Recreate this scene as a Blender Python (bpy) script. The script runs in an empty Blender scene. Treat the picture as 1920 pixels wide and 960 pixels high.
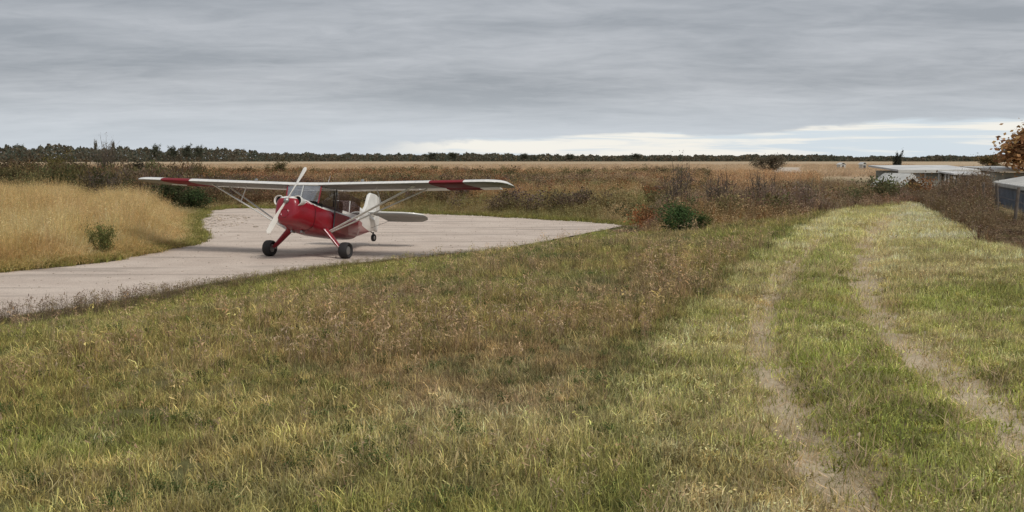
import bpy, bmesh, math, random
import numpy as np
from mathutils import Vector, Matrix
random.seed(7); rng = np.random.default_rng(7)
S = bpy.context.scene; COL = S.collection
R = math.radians

# ------------------------------------------------------------------ camera
F, HY, CH = 2000.0, 297.0, 2.56            # focal length and horizon row of the 1920 px photograph, eye height
PITCH = math.atan((480 - HY) / F)
cam = bpy.data.cameras.new('camera'); cam_o = bpy.data.objects.new('camera', cam); COL.objects.link(cam_o)
cam.sensor_width = 36; cam.lens = 36 * F / 1920; cam.clip_start = 0.1; cam.clip_end = 12000
cam_o.location = (0, 0, CH); cam_o.rotation_euler = (R(90) - PITCH, 0, 0)
S.camera = cam_o
S.view_settings.view_transform = 'Standard'; S.view_settings.look = 'None'
S.view_settings.exposure = 0.6; S.view_settings.gamma = 1

# ------------------------------------------------------------------ sky and sun (overcast)
SUN_EL, SUN_AZ = 50, 140                     # azimuth clockwise from +Y (the view direction)
w = bpy.data.worlds.new('World'); S.world = w; w.use_nodes = True
nt = w.node_tree; nt.nodes.clear()
def N(nt, typ, **kw):
    n = nt.nodes.new(typ)
    for k, v in kw.items(): setattr(n, k, v)
    return n
def L(nt, a, b): nt.links.new(a, b)
def M(nt, op, a, b=None, c=None, clamp=False):
    n = nt.nodes.new('ShaderNodeMath'); n.operation = op; n.use_clamp = clamp
    for i, v in enumerate((a, b, c)):
        if v is None: continue
        if isinstance(v, (int, float)): n.inputs[i].default_value = v
        else: nt.links.new(v, n.inputs[i])
    return n.outputs[0]
def MR(nt, v, a, b, c=0.0, d=1.0, smooth=True):
    n = nt.nodes.new('ShaderNodeMapRange'); n.interpolation_type = 'SMOOTHSTEP' if smooth else 'LINEAR'
    n.inputs[1].default_value = a; n.inputs[2].default_value = b; n.inputs[3].default_value = c; n.inputs[4].default_value = d
    nt.links.new(v, n.inputs[0]); return n.outputs[0]
def MIX(nt, f, a, b, mode='MIX'):
    n = nt.nodes.new('ShaderNodeMix'); n.data_type = 'RGBA'; n.blend_type = mode
    for s, v in ((n.inputs[0], f), (n.inputs[6], a), (n.inputs[7], b)):
        if isinstance(v, (int, float)): s.default_value = v
        elif isinstance(v, tuple): s.default_value = (*v[:3], 1)
        else: nt.links.new(v, s)
    return n.outputs[2]
def NOISE(nt, vec, scale, detail=4, rough=.5, dist=0.0):
    n = nt.nodes.new('ShaderNodeTexNoise'); n.inputs['Scale'].default_value = scale
    n.inputs['Detail'].default_value = detail; n.inputs['Roughness'].default_value = rough; n.inputs['Distortion'].default_value = dist
    if vec is not None: nt.links.new(vec, n.inputs['Vector'])
    return n.outputs['Fac']
def CXYZ(nt, x, y, z):
    n = nt.nodes.new('ShaderNodeCombineXYZ')
    for i, v in enumerate((x, y, z)):
        if isinstance(v, (int, float)): n.inputs[i].default_value = v
        else: nt.links.new(v, n.inputs[i])
    return n.outputs[0]
sky = N(nt, 'ShaderNodeTexSky', sky_type='NISHITA', sun_disc=False, sun_elevation=R(SUN_EL), sun_rotation=R(SUN_AZ))
bg1 = N(nt, 'ShaderNodeBackground'); bg1.inputs[1].default_value = 0.07; L(nt, sky.outputs[0], bg1.inputs[0])
tc = N(nt, 'ShaderNodeTexCoord'); sp = N(nt, 'ShaderNodeSeparateXYZ'); L(nt, tc.outputs['Generated'], sp.inputs[0])
dx, dy, dz = sp.outputs
up = M(nt, 'MAXIMUM', dz, 0.0)
den = M(nt, 'ADD', up, 0.11)
cx = M(nt, 'DIVIDE', dx, den); cy = M(nt, 'DIVIDE', dy, den)          # cloud deck seen from below
def CN(ax, ay, z, sc, det, rough, dist): return NOISE(nt, CXYZ(nt, M(nt, 'MULTIPLY', cx, ax), M(nt, 'MULTIPLY', cy, ay), z), sc, det, rough, dist)
n1 = CN(.6, 1.0, 0.0, .95, 5, .55, .6); n2 = CN(.8, 1.2, 4.0, 2.6, 6, .6, .9); n3 = CN(.35, .6, 9.0, .7, 3, .5, .3); n4 = CN(1.4, 2.0, 3.0, 5.0, 5, .6, .8)
dens = M(nt, 'ADD', M(nt, 'ADD', M(nt, 'MULTIPLY', n1, .55), M(nt, 'MULTIPLY', n2, .26)), M(nt, 'MULTIPLY', n3, .38))
dens = M(nt, 'ADD', dens, M(nt, 'MULTIPLY', M(nt, 'SUBTRACT', n4, .5), .10))
dens = MR(nt, dens, .47, .73, 0, 1, False)
cl = MIX(nt, dens, (.342, .367, .402), (.565, .585, .62))
# paler towards the horizon, with the cloud deck breaking up low down and clear cream light behind it
az = M(nt, 'ARCTAN2', dx, dy)
nb = NOISE(nt, CXYZ(nt, M(nt, 'MULTIPLY', az, 4.2), M(nt, 'MULTIPLY', dz, 26.0), 2.0), 1.6, 5, .6, .5)
lowf = MR(nt, dz, 0.0, .075, 1, 0)
cl = MIX(nt, M(nt, 'MULTIPLY', lowf, .74), cl, (.66, .72, .78))
edge = M(nt, 'ADD', M(nt, 'MULTIPLY', MR(nt, az, -.20, .48, 0, 1, False), .030), .007)   # height of the break, rising to the right
edge = M(nt, 'ADD', edge, M(nt, 'MULTIPLY', M(nt, 'SUBTRACT', nb, .5), .03))
gap = M(nt, 'MULTIPLY', MR(nt, M(nt, 'SUBTRACT', edge, dz), -.0025, .003, 0, 1), MR(nt, az, -.16, -.04, 0, 1))
ns = NOISE(nt, CXYZ(nt, M(nt, 'MULTIPLY', az, 3.2), M(nt, 'MULTIPLY', dz, 60.0), 7.0), 1.3, 5, .6, .4)
gapcol = MIX(nt, MR(nt, ns, .42, .56), (.68, .76, .82), (.97, .94, .86))
cl = MIX(nt, M(nt, 'MULTIPLY', gap, .92), cl, gapcol)
bg2 = N(nt, 'ShaderNodeBackground'); L(nt, cl, bg2.inputs[0]); bg2.inputs[1].default_value = .65
mx = N(nt, 'ShaderNodeMixShader'); mx.inputs[0].default_value = .96
L(nt, bg1.outputs[0], mx.inputs[1]); L(nt, bg2.outputs[0], mx.inputs[2])
wo = N(nt, 'ShaderNodeOutputWorld'); L(nt, mx.outputs[0], wo.inputs[0])
sl = bpy.data.lights.new('sun', 'SUN'); sl.energy = 1.5; sl.angle = R(20); sl.color = (1, .96, .9)
so = bpy.data.objects.new('sun', sl); COL.objects.link(so)
sd = Vector((math.sin(R(SUN_AZ)) * math.cos(R(SUN_EL)), math.cos(R(SUN_AZ)) * math.cos(R(SUN_EL)), math.sin(R(SUN_EL))))
so.rotation_euler = (-sd).to_track_quat('-Z', 'Y').to_euler(); so.location = (0, 0, 40)

# ------------------------------------------------------------------ helpers
def at(px, py, z=0.0):
    """world point on the level z that the photograph shows at (px, py)"""
    b = (480 - py) / F
    d = Vector(((px - 960) / F, math.cos(PITCH) + b * math.sin(PITCH), -math.sin(PITCH) + b * math.cos(PITCH)))
    t = (z - CH) / d.z
    return np.array([d.x * t, d.y * t])
def lat(px, Y): return (px - 960) / F * Y * 1.004
def hgt(py, Y): return CH + (HY - py) / F * Y
def tag(o, label=None, cat=None, group=None, kind=None):
    for k, v in (('label', label), ('category', cat), ('group', group), ('kind', kind)):
        if v: o[k] = v
    return o
def empty(name, loc, rz=0, **kw):
    o = bpy.data.objects.new(name, None); COL.objects.link(o); o.location = loc; o.rotation_euler = (0, 0, rz)
    o.empty_display_size = .3
    return tag(o, **kw)
def mesh(name, v, f, mats, parent=None, smooth=False, fmat=None, cols=None, loc=None):
    me = bpy.data.meshes.new(name)
    v = np.asarray(v, dtype=np.float32)
    if isinstance(f, np.ndarray):
        k = f.shape[1]; n = len(f)
        me.vertices.add(len(v)); me.vertices.foreach_set('co', v.ravel())
        me.loops.add(n * k); me.loops.foreach_set('vertex_index', f.astype(np.int32).ravel())
        me.polygons.add(n); me.polygons.foreach_set('loop_start', np.arange(0, n * k, k, dtype=np.int32))
        me.update(calc_edges=True)
    else:
        me.from_pydata([tuple(map(float, p)) for p in v], [], [tuple(map(int, q)) for q in f]); me.update()
    for m in (mats if isinstance(mats, (list, tuple)) else [mats]): me.materials.append(m)
    if fmat is not None: me.polygons.foreach_set('material_index', np.asarray(fmat, dtype=np.int32))
    if smooth: me.polygons.foreach_set('use_smooth', np.ones(len(me.polygons), dtype=bool))
    if cols is not None:
        a = me.color_attributes.new('tint', 'FLOAT_COLOR', 'POINT')
        c = np.ones((len(v), 4), dtype=np.float32); c[:, :3] = cols; a.data.foreach_set('color', c.ravel())
    o = bpy.data.objects.new(name, me)
    COL.objects.link(o)
    if parent is not None: o.parent = parent
    if loc is not None: o.location = loc
    return o
def hsh(ix, iy, s):
    h = (ix.astype(np.int64) * 374761393 + iy.astype(np.int64) * 668265263 + s * 974634777) & 0xffffffff
    h = ((h ^ (h >> 13)) * 1274126177) & 0xffffffff
    return ((h ^ (h >> 16)) & 0xffff) / 65535.0
def vn(x, y, sc, seed=0, octv=3):
    x = np.asarray(x, float) / sc; y = np.asarray(y, float) / sc; r = 0; a = 1; t = 0
    for k in range(octv):
        ix = np.floor(x); iy = np.floor(y); fx = x - ix; fy = y - iy
        fx = fx * fx * (3 - 2 * fx); fy = fy * fy * (3 - 2 * fy)
        s = seed * 17 + k
        v = (hsh(ix, iy, s) * (1 - fx) + hsh(ix + 1, iy, s) * fx) * (1 - fy) + (hsh(ix, iy + 1, s) * (1 - fx) + hsh(ix + 1, iy + 1, s) * fx) * fy
        r = r + a * v; t += a; a *= .5; x = x * 2 + 3.1; y = y * 2 + 1.7
    return r / t
def sst(a, b, x):
    t = np.clip((x - a) / (b - a), 0, 1); return t * t * (3 - 2 * t)
def pdist(x, y, P):
    """distance to polyline P and signed side (right of the walking direction is positive)"""
    x = np.asarray(x, float); y = np.asarray(y, float)
    best = np.full(x.shape, 1e9); sg = np.ones(x.shape)
    for (ax, ay), (bx, by) in zip(P[:-1], P[1:]):
        ux, uy = bx - ax, by - ay; l2 = ux * ux + uy * uy
        t = np.clip(((x - ax) * ux + (y - ay) * uy) / l2, 0, 1)
        ex, ey = x - ax - t * ux, y - ay - t * uy; d = np.hypot(ex, ey)
        m = d < best; best = np.where(m, d, best); sg = np.where(m, np.sign(ex * uy - ey * ux + 1e-12), sg)
    return best, sg
def inpoly(x, y, P):
    x = np.asarray(x, float); y = np.asarray(y, float); c = np.zeros(x.shape, bool)
    for (ax, ay), (bx, by) in zip(P, P[1:] + P[:1]):
        m = ((ay > y) != (by > y)); xx = ax + (y - ay) / ((by - ay) if by != ay else 1e-9) * (bx - ax)
        c ^= m & (x < xx)
    return c

# ------------------------------------------------------------------ the lie of the land
EDGE = [(-16, 7.5), (-11, 13), (-8.01, 16.53), (-7.5, 17.39), (-6.99, 18.47), (-6.05, 21.46), (-4.49, 24.83), (-2.84, 26.94), (-.87, 28.77), (1.53, 33.96), (4.25, 40.42)]
FAR = [(4.32, 41.07), (-.23, 46.28), (-3.92, 48.94), (-6.68, 51.39), (-9.5, 52.8), (-12.32, 54.2), (-14.65, 55.28), (-14.6, 51.5), (-13.19, 45.45), (-12.2, 41), (-10.34, 35.87), (-9.55, 32.5), (-9.41, 30.5), (-9.59, 27.67), (-10.45, 25.2), (-11.43, 23.67), (-14.5, 20.2), (-20, 15.5)]
EXT = [(-30, -9)] + EDGE + [(5.6, 44), (7, 60)]
ROAD = EDGE + FAR
RUT_L = [tuple(at(*p, .95)) for p in ((1700, 1080), (1610, 950), (1500, 800), (1440, 690), (1428, 600), (1470, 520), (1540, 447))]
RUT_R = [tuple(at(*p, .95)) for p in ((2110, 950), (1925, 805), (1760, 690), (1655, 600), (1618, 520), (1622, 450), (1668, 405))]
MOWN = [tuple(at(*p, .95)) for p in ((1185, 1150), (1190, 960), (1180, 770), (1210, 660), (1330, 548), (1420, 478), (1500, 428), (1545, 402))]
def back_edge(x): return np.interp(x, [2.4, 3.8, 5, 7.7, 10, 13.6, 18], [46, 31, 28, 29.2, 32, 36.7, 42])
def ground_z(x, y):
    x = np.asarray(x, float); y = np.asarray(y, float)
    d, sg = pdist(x, y, EXT); s = d * sg
    yb = back_edge(x)
    z = .95 * sst(-.3, 9.0, s) * (1 - sst(yb + .5, yb + 10, y))
    z = z - 1.35 * sst(8, 22, x) * sst(38, 58, y) * (1 - sst(80, 112, y))
    z = z + 1.9 * np.exp(-((x - 18.2) / 3.6) ** 2 - ((y - 60) / 8) ** 2)
    z = z - .75 * sst(.5, 5, x - 10.2 - .30 * (y - 20)) * sst(16, 24, y) * (1 - sst(45, 55, y))
    near = sst(0.3, 2.5, s) * (1 - sst(30, 60, y))
    z = z + near * ((vn(x, y, 1.6, 1) - .5) * .13 + (vn(x, y, .45, 2, 2) - .5) * .07)
    rd = np.minimum(pdist(x, y, RUT_L)[0] + .15 * sst(10, 13, y), pdist(x, y, RUT_R)[0] * .8)
    z = z - near * .075 * (1 - sst(.1, .34, rd))
    lf = np.where((sg < 0), pdist(x, y, ROAD + ROAD[:1])[0], 0) * (~inpoly(x, y, ROAD))
    z = z + sst(.5, 9, lf) * (1 - sst(60, 110, y)) * (.28 + .3 * (vn(x, y, 7, 5) - .3))
    return z

# ------------------------------------------------------------------ materials
MATS = {}
def mat(name, col, rough=.6, metal=0, coat=0, noise=0, nscale=20, bump=0, spec=.5):
    m = bpy.data.materials.new(name); m.use_nodes = True; nt = m.node_tree; b = nt.nodes['Principled BSDF']
    b.inputs['Roughness'].default_value = rough; b.inputs['Metallic'].default_value = metal
    b.inputs['Coat Weight'].default_value = coat; b.inputs['Coat Roughness'].default_value = .08
    b.inputs['Specular IOR Level'].default_value = spec
    b.inputs['Base Color'].default_value = (*col, 1)
    if noise:
        t = N(nt, 'ShaderNodeTexCoord'); f = NOISE(nt, t.outputs['Object'], nscale, 5, .6)
        L(nt, MIX(nt, MR(nt, f, .3, .7, 0, 1), tuple(c * (1 - noise) for c in col), tuple(min(1, c * (1 + noise)) for c in col)), b.inputs['Base Color'])
        L(nt, MR(nt, f, .3, .7, rough * .85, min(1, rough * 1.15)), b.inputs['Roughness'])
        if bump:
            bp = N(nt, 'ShaderNodeBump'); bp.inputs[0].default_value = bump; bp.inputs[1].default_value = .02; L(nt, f, bp.inputs['Height']); L(nt, bp.outputs[0], b.inputs['Normal'])
    MATS[name] = m; return m
def plant_mat(name, instancer, transl=.35):
    m = bpy.data.materials.new(name); m.use_nodes = True; nt = m.node_tree; nt.nodes.clear()
    a = N(nt, 'ShaderNodeAttribute', attribute_name='tint'); c = a.outputs['Color']
    if instancer:
        a2 = N(nt, 'ShaderNodeAttribute', attribute_name='col', attribute_type='INSTANCER')
        c = MIX(nt, 1.0, c, a2.outputs['Color'], 'MULTIPLY')
    d = N(nt, 'ShaderNodeBsdfDiffuse'); L(nt, c, d.inputs[0]); t = N(nt, 'ShaderNodeBsdfTranslucent'); L(nt, c, t.inputs[0])
    mx = N(nt, 'ShaderNodeMixShader'); mx.inputs[0].default_value = transl; L(nt, d.outputs[0], mx.inputs[1]); L(nt, t.outputs[0], mx.inputs[2])
    o = N(nt, 'ShaderNodeOutputMaterial'); L(nt, mx.outputs[0], o.inputs[0]); return m
PLANT_I = plant_mat('plant_blades', True); PLANT = plant_mat('plant_leaves', False, .25)
BARK = mat('bark', (.10, .078, .055), .9, noise=.3, nscale=8)
def ground_mat():
    m = bpy.data.materials.new('soil_and_thatch'); m.use_nodes = True; nt = m.node_tree; b = nt.nodes['Principled BSDF']
    a = N(nt, 'ShaderNodeAttribute', attribute_name='tint'); g = N(nt, 'ShaderNodeNewGeometry')
    f = NOISE(nt, g.outputs['Position'], 9, 6, .7); f2 = NOISE(nt, g.outputs['Position'], 45, 4, .7)
    ff = M(nt, 'ADD', M(nt, 'MULTIPLY', f, .6), M(nt, 'MULTIPLY', f2, .4))
    k = MR(nt, ff, .32, .68, .55, 1.45, False)
    v = N(nt, 'ShaderNodeVectorMath', operation='SCALE'); L(nt, a.outputs['Color'], v.inputs[0]); L(nt, k, v.inputs['Scale'])
    L(nt, v.outputs[0], b.inputs['Base Color']); b.inputs['Roughness'].default_value = 1; b.inputs['Specular IOR Level'].default_value = .1
    bp = N(nt, 'ShaderNodeBump'); bp.inputs[0].default_value = .7; bp.inputs[1].default_value = .03; L(nt, ff, bp.inputs['Height']); L(nt, bp.outputs[0], b.inputs['Normal'])
    return m
def gravel_mat(name, c1, c2, streak):
    m = bpy.data.materials.new(name); m.use_nodes = True; nt = m.node_tree; b = nt.nodes['Principled BSDF']
    g = N(nt, 'ShaderNodeNewGeometry'); mp = N(nt, 'ShaderNodeMapping'); L(nt, g.outputs['Position'], mp.inputs[0])
    mp.inputs['Rotation'].default_value = (0, 0, R(-52)); mp.inputs['Scale'].default_value = (.16, 1.5, 1)
    st = NOISE(nt, mp.outputs[0], .8, 5, .55, .6)
    mp2 = N(nt, 'ShaderNodeMapping'); L(nt, g.outputs['Position'], mp2.inputs[0]); mp2.inputs['Scale'].default_value = (.22, 1.2, 1)
    st2 = NOISE(nt, mp2.outputs[0], .9, 5, .6, .4)
    f = NOISE(nt, g.outputs['Position'], .7, 5, .65); fine = NOISE(nt, g.outputs['Position'], 38, 4, .8)
    c = MIX(nt, MR(nt, f, .35, .65), c1, c2)
    c = MIX(nt, M(nt, 'MULTIPLY', MR(nt, st, .55, .64), streak), c, tuple(x * .55 for x in c1))
    c = MIX(nt, M(nt, 'MULTIPLY', MR(nt, st2, .56, .65), streak * .7), c, tuple(x * .62 for x in c1))
    v = N(nt, 'ShaderNodeVectorMath', operation='SCALE'); L(nt, c, v.inputs[0]); L(nt, MR(nt, fine, .3, .7, .72, 1.2, False), v.inputs['Scale'])
    L(nt, v.outputs[0], b.inputs['Base Color']); b.inputs['Roughness'].default_value = .95; b.inputs['Specular IOR Level'].default_value = .15
    bp = N(nt, 'ShaderNodeBump'); bp.inputs[0].default_value = .6; bp.inputs[1].default_value = .03; L(nt, fine, bp.inputs['Height']); L(nt, bp.outputs[0], b.inputs['Normal'])
    return m
GRAVEL = gravel_mat('pale_gravel', (.545, .45, .375), (.63, .53, .445), .5)
RUTM = gravel_mat('dry_rut_soil', (.46, .37, .245), (.55, .455, .315), .35)

# ------------------------------------------------------------------ ground sheet to the horizon
def spaced(lo, f0, f1, hi, step, grow):
    mid = list(np.arange(f0, f1 + 1e-6, step)); up = [f1]; s = step
    while up[-1] < hi: s *= grow; up.append(up[-1] + s)
    dn = [f0]; s = step
    while dn[-1] > lo: s *= grow; dn.append(dn[-1] - s)
    return np.array(dn[:0:-1] + mid + up[1:])
GX = spaced(-5000, -14, 20, 5000, .2, 1.09); GY = spaced(-400, 3, 45, 6000, .2, 1.07)
X, Y = np.meshgrid(GX, GY); Z = ground_z(X, Y)
nx, ny = len(GX), len(GY)
i = np.arange(nx * ny).reshape(ny, nx)
FC = np.stack([i[:-1, :-1], i[:-1, 1:], i[1:, 1:], i[1:, :-1]], -1).reshape(-1, 4)
def mixc(a, b, t): return np.asarray(a) * (1 - t[..., None]) + np.asarray(b) * t[..., None]
nA = vn(X, Y, 6, 11); nB = vn(X, Y, 30, 12)
gc = mixc((.15, .125, .06), (.12, .12, .045), sst(.35, .65, nA))
gc = mixc(gc, (.22, .16, .10), sst(40, 60, Y) * (1 - sst(100, 140, Y)))                       # weed ground
fld = mixc((.40, .30, .19), (.46, .36, .24), sst(.3, .7, vn(X * .25, Y, 30, 13)))
fld = mixc(fld, (.34, .20, .10), sst(.5, .7, vn(X * .3, Y, 60, 14)) * .5 * (1 - sst(250, 500, Y)))
gc = mixc(gc, fld, sst(105, 150, Y))
rdd = np.minimum(pdist(X, Y, RUT_L)[0] / .3 + .6 * sst(9.5, 14, Y), pdist(X, Y, RUT_R)[0] / .42)
gc = mixc(gc, (.40, .32, .21), (1 - sst(.6, 1.5, rdd + .8 * (vn(X, Y, .4, 15) - .5))) * (Y < 45))
mesh('ground', np.stack([X, Y, Z], -1).reshape(-1, 3), FC, ground_mat(), smooth=True, cols=gc.reshape(-1, 3))['kind'] = 'structure'

def ribbon(P, step=.25, jit=.05, seed=0):
    """resample a polyline evenly and roughen it"""
    out = []
    for (ax, ay), (bx, by) in zip(P[:-1], P[1:]):
        n = max(1, int(math.hypot(bx - ax, by - ay) / step))
        for k in range(n): out.append((ax + (bx - ax) * k / n, ay + (by - ay) * k / n))
    out.append(P[-1]); out = np.array(out)
    for _ in range(14): out[1:-1] = .5 * out[1:-1] + .25 * (out[2:] + out[:-2])
    j = np.stack([vn(out[:, 0], out[:, 1], .7, seed, 3), vn(out[:, 0], out[:, 1], .7, seed + 1, 3)], -1) - .5
    return out + j * jit * 2
# gravel strip: one flat sheet with a ragged outline
o1 = ribbon(EDGE, .3, .18, 3); o2 = ribbon(FAR, .4, .4, 5)
out = np.concatenate([o1, o2])
bm = bmesh.new(); vs = [bm.verts.new((p[0], p[1], .012)) for p in out]
fc = bm.faces.new(vs); bmesh.ops.triangulate(bm, faces=[fc], ngon_method='EAR_CLIP')
bm.normal_update()
if sum(f.normal.z for f in bm.faces) < 0: bmesh.ops.reverse_faces(bm, faces=bm.faces)
me = bpy.data.meshes.new('gravel_road'); bm.to_mesh(me); bm.free(); me.materials.append(GRAVEL)
ro = bpy.data.objects.new('gravel_road', me); COL.objects.link(ro); ro['kind'] = 'structure'
ROADP = [tuple(p) for p in out]
def strip(name, P, wid, m, dz, seed, zf=ground_z, step=.2):
    c = ribbon(P, step, .06, seed); t = np.gradient(c, axis=0); t /= np.linalg.norm(t, axis=1)[:, None]; n = np.stack([t[:, 1], -t[:, 0]], -1)
    k = 7; V = []
    for q in range(k):
        u = q / (k - 1) * 2 - 1; ww = wid * (1 + (vn(c[:, 0] + q * 50 * (abs(u) > .9), c[:, 1], .5, seed + 4) - .5) * .9)
        pp = c + n * (u * ww)[:, None]; V.append(np.column_stack([pp, zf(pp[:, 0], pp[:, 1]) + dz]))
    V = np.stack(V, 1); h = len(c); ii = np.arange(h * k).reshape(h, k)
    f = np.stack([ii[:-1, :-1], ii[:-1, 1:], ii[1:, 1:], ii[1:, :-1]], -1).reshape(-1, 4)
    o = mesh(name, V.reshape(-1, 3), f, m, smooth=True); o['kind'] = 'structure'; return o
strip('dirt_track', RUT_L, .15, RUTM, .012, 21, step=.1); strip('dirt_track', RUT_R, .22, RUTM, .012, 31, step=.1)
CART = [(37.5, 140), (43, 170), (56, 220), (78, 300)]
strip('dirt_road', CART, 3.2, gravel_mat('pale_dirt', (.50, .42, .33), (.56, .47, .38), .3), .03, 41, step=2)

# ------------------------------------------------------------------ plant prototypes for scattering
def proto_coll(name, meshes):
    c = bpy.data.collections.new(name)
    for k, (v, f, t) in enumerate(meshes):
        o = mesh('%s_%02d' % (name, k), v, f, PLANT_I, cols=t); COL.objects.unlink(o); c.objects.link(o)
    return c
def blades(n, rad, h0, h1, wd, bend, r, splay=.5, seg=2, tint=.25, head=0):
    V = []; Fs = []; T = []
    for k in range(n):
        a = r.uniform(0, 6.283); rr = rad * math.sqrt(r.random()); bx, by = rr * math.cos(a), rr * math.sin(a)
        h = r.uniform(h0, h1); ang = r.uniform(0, 6.283); lean = r.normal(0, splay); bd = abs(r.normal(0, bend)) + .1 * bend
        d = np.array([math.cos(ang), math.sin(ang), 0]); s = np.array([-d[1], d[0], 0]); b0 = len(V)
        tw = r.uniform(0, 3.14); s = s * math.cos(tw) + d * math.sin(tw)
        t = 1 + r.uniform(-tint, tint); tt = np.array([t * (1 + r.uniform(-.06, .1)), t, t * (1 + r.uniform(-.15, .1))])
        p = np.array([bx, by, -.01]); an = lean; st = h / seg
        for q in range(seg + 1):
            ww = wd * (1 - .85 * (q / seg) ** 1.5) * .5
            if q == seg: V.append(p); T.append(tt)
            else: V += [p - s * ww, p + s * ww]; T += [tt, tt]
            p = p + (d * math.sin(an) + np.array([0, 0, math.cos(an)])) * st; an += bd
        for q in range(seg - 1): c = b0 + 2 * q; Fs += [(c, c + 1, c + 3), (c, c + 3, c + 2)]
        c = b0 + 2 * (seg - 1); Fs.append((c, c + 1, c + 2))
        if head and r.random() < head:
            top = V[-1]; hh = h * .22
            for e in range(5):
                o_ = top + r.normal(0, 1, 3) * np.array([.018, .018, hh * .35]) - np.array([0, 0, hh * .2]); sz = r.uniform(.012, .03)
                q0 = len(V); nn = r.normal(0, 1, 3); nn /= np.linalg.norm(nn); V += [o_ - nn * sz, o_ + np.cross(nn, [0, 0, 1]) * sz * .6, o_ + nn * sz]; T += [tt * 1.05] * 3; Fs.append((q0, q0 + 1, q0 + 2))
    return np.array(V), np.array(Fs), np.array(T)
def leafy(n, rad, h, lw, ll, r, stems=3, tint=.3, flat=.5, sw=.008):
    """upright weed: a few stems with leaves all over"""
    V = []; Fs = []; T = []
    ax = []
    for k in range(stems):
        a = r.uniform(0, 6.283); top = np.array([math.cos(a) * rad * r.random(), math.sin(a) * rad * r.random(), h * r.uniform(.7, 1)]); base = top * np.array([.35, .35, 0])
        ax.append((base, top)); b0 = len(V); s = np.array([math.cos(a + 1.5), math.sin(a + 1.5), 0]) * sw
        V += [base - s, base + s, top]; T += [np.array([.75, .62, .5])] * 3; Fs.append((b0, b0 + 1, b0 + 2))
    for k in range(n):
        b, t_ = ax[r.integers(stems)]; u = r.uniform(.12, 1) ** .8; p = b + (t_ - b) * u + r.normal(0, 1, 3) * np.array([rad, rad, .3 * rad]) * .35 * (1.2 - .6 * u)
        p[2] = max(p[2], .01)
        d = r.normal(0, 1, 3); d[2] *= flat; d[2] += .25; d /= np.linalg.norm(d); s = np.cross(d, r.normal(0, 1, 3)); s /= np.linalg.norm(s)
        l = ll * r.uniform(.6, 1.3); w_ = lw * r.uniform(.6, 1.3); b0 = len(V); t = 1 + r.uniform(-tint, tint)
        V += [p, p + d * l * .5 + s * w_ * .5, p + d * l, p + d * l * .5 - s * w_ * .5]; T += [np.array([t * (1 + r.uniform(-.1, .15)), t, t])] * 4; Fs += [(b0, b0 + 1, b0 + 2), (b0, b0 + 2, b0 + 3)]
    return np.array(V), np.array(Fs), np.array(T)
r = np.random.default_rng(3)
P_LONG = proto_coll('long_tufts', [blades(18, .08, .05, .15, .0065, .85, r, .9, 3, .45) for _ in range(6)] + [leafy(80, .085, .075, .008, .015, r, 6)] * 1 + [blades(7, .06, .14, .24, .004, .35, r, .5, head=.6) for _ in range(2)])
P_MOWN = proto_coll('mown_tufts', [blades(16, .075, .03, .09, .0055, .8, r, .9, 2, .42) for _ in range(5)] + [leafy(22, .07, .035, .008, .018, r, 4)])
P_REED = proto_coll('reed_tufts', [blades(16, .22, .7, 1.25, .012, .22, r, .16, 3, .28, head=.8) for _ in range(5)])
P_WEED = proto_coll('weed_clumps', [leafy(46, .2, .9, .035, .07, r, 7, .4, 1.0) for _ in range(3)] + [blades(14, .2, .5, 1.0, .012, .18, r, .25, 2, .35, head=.9) for _ in range(3)] + [leafy(24, .22, 1.0, .03, .05, r, 9, .4, 1.2) for _ in range(2)])
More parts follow.
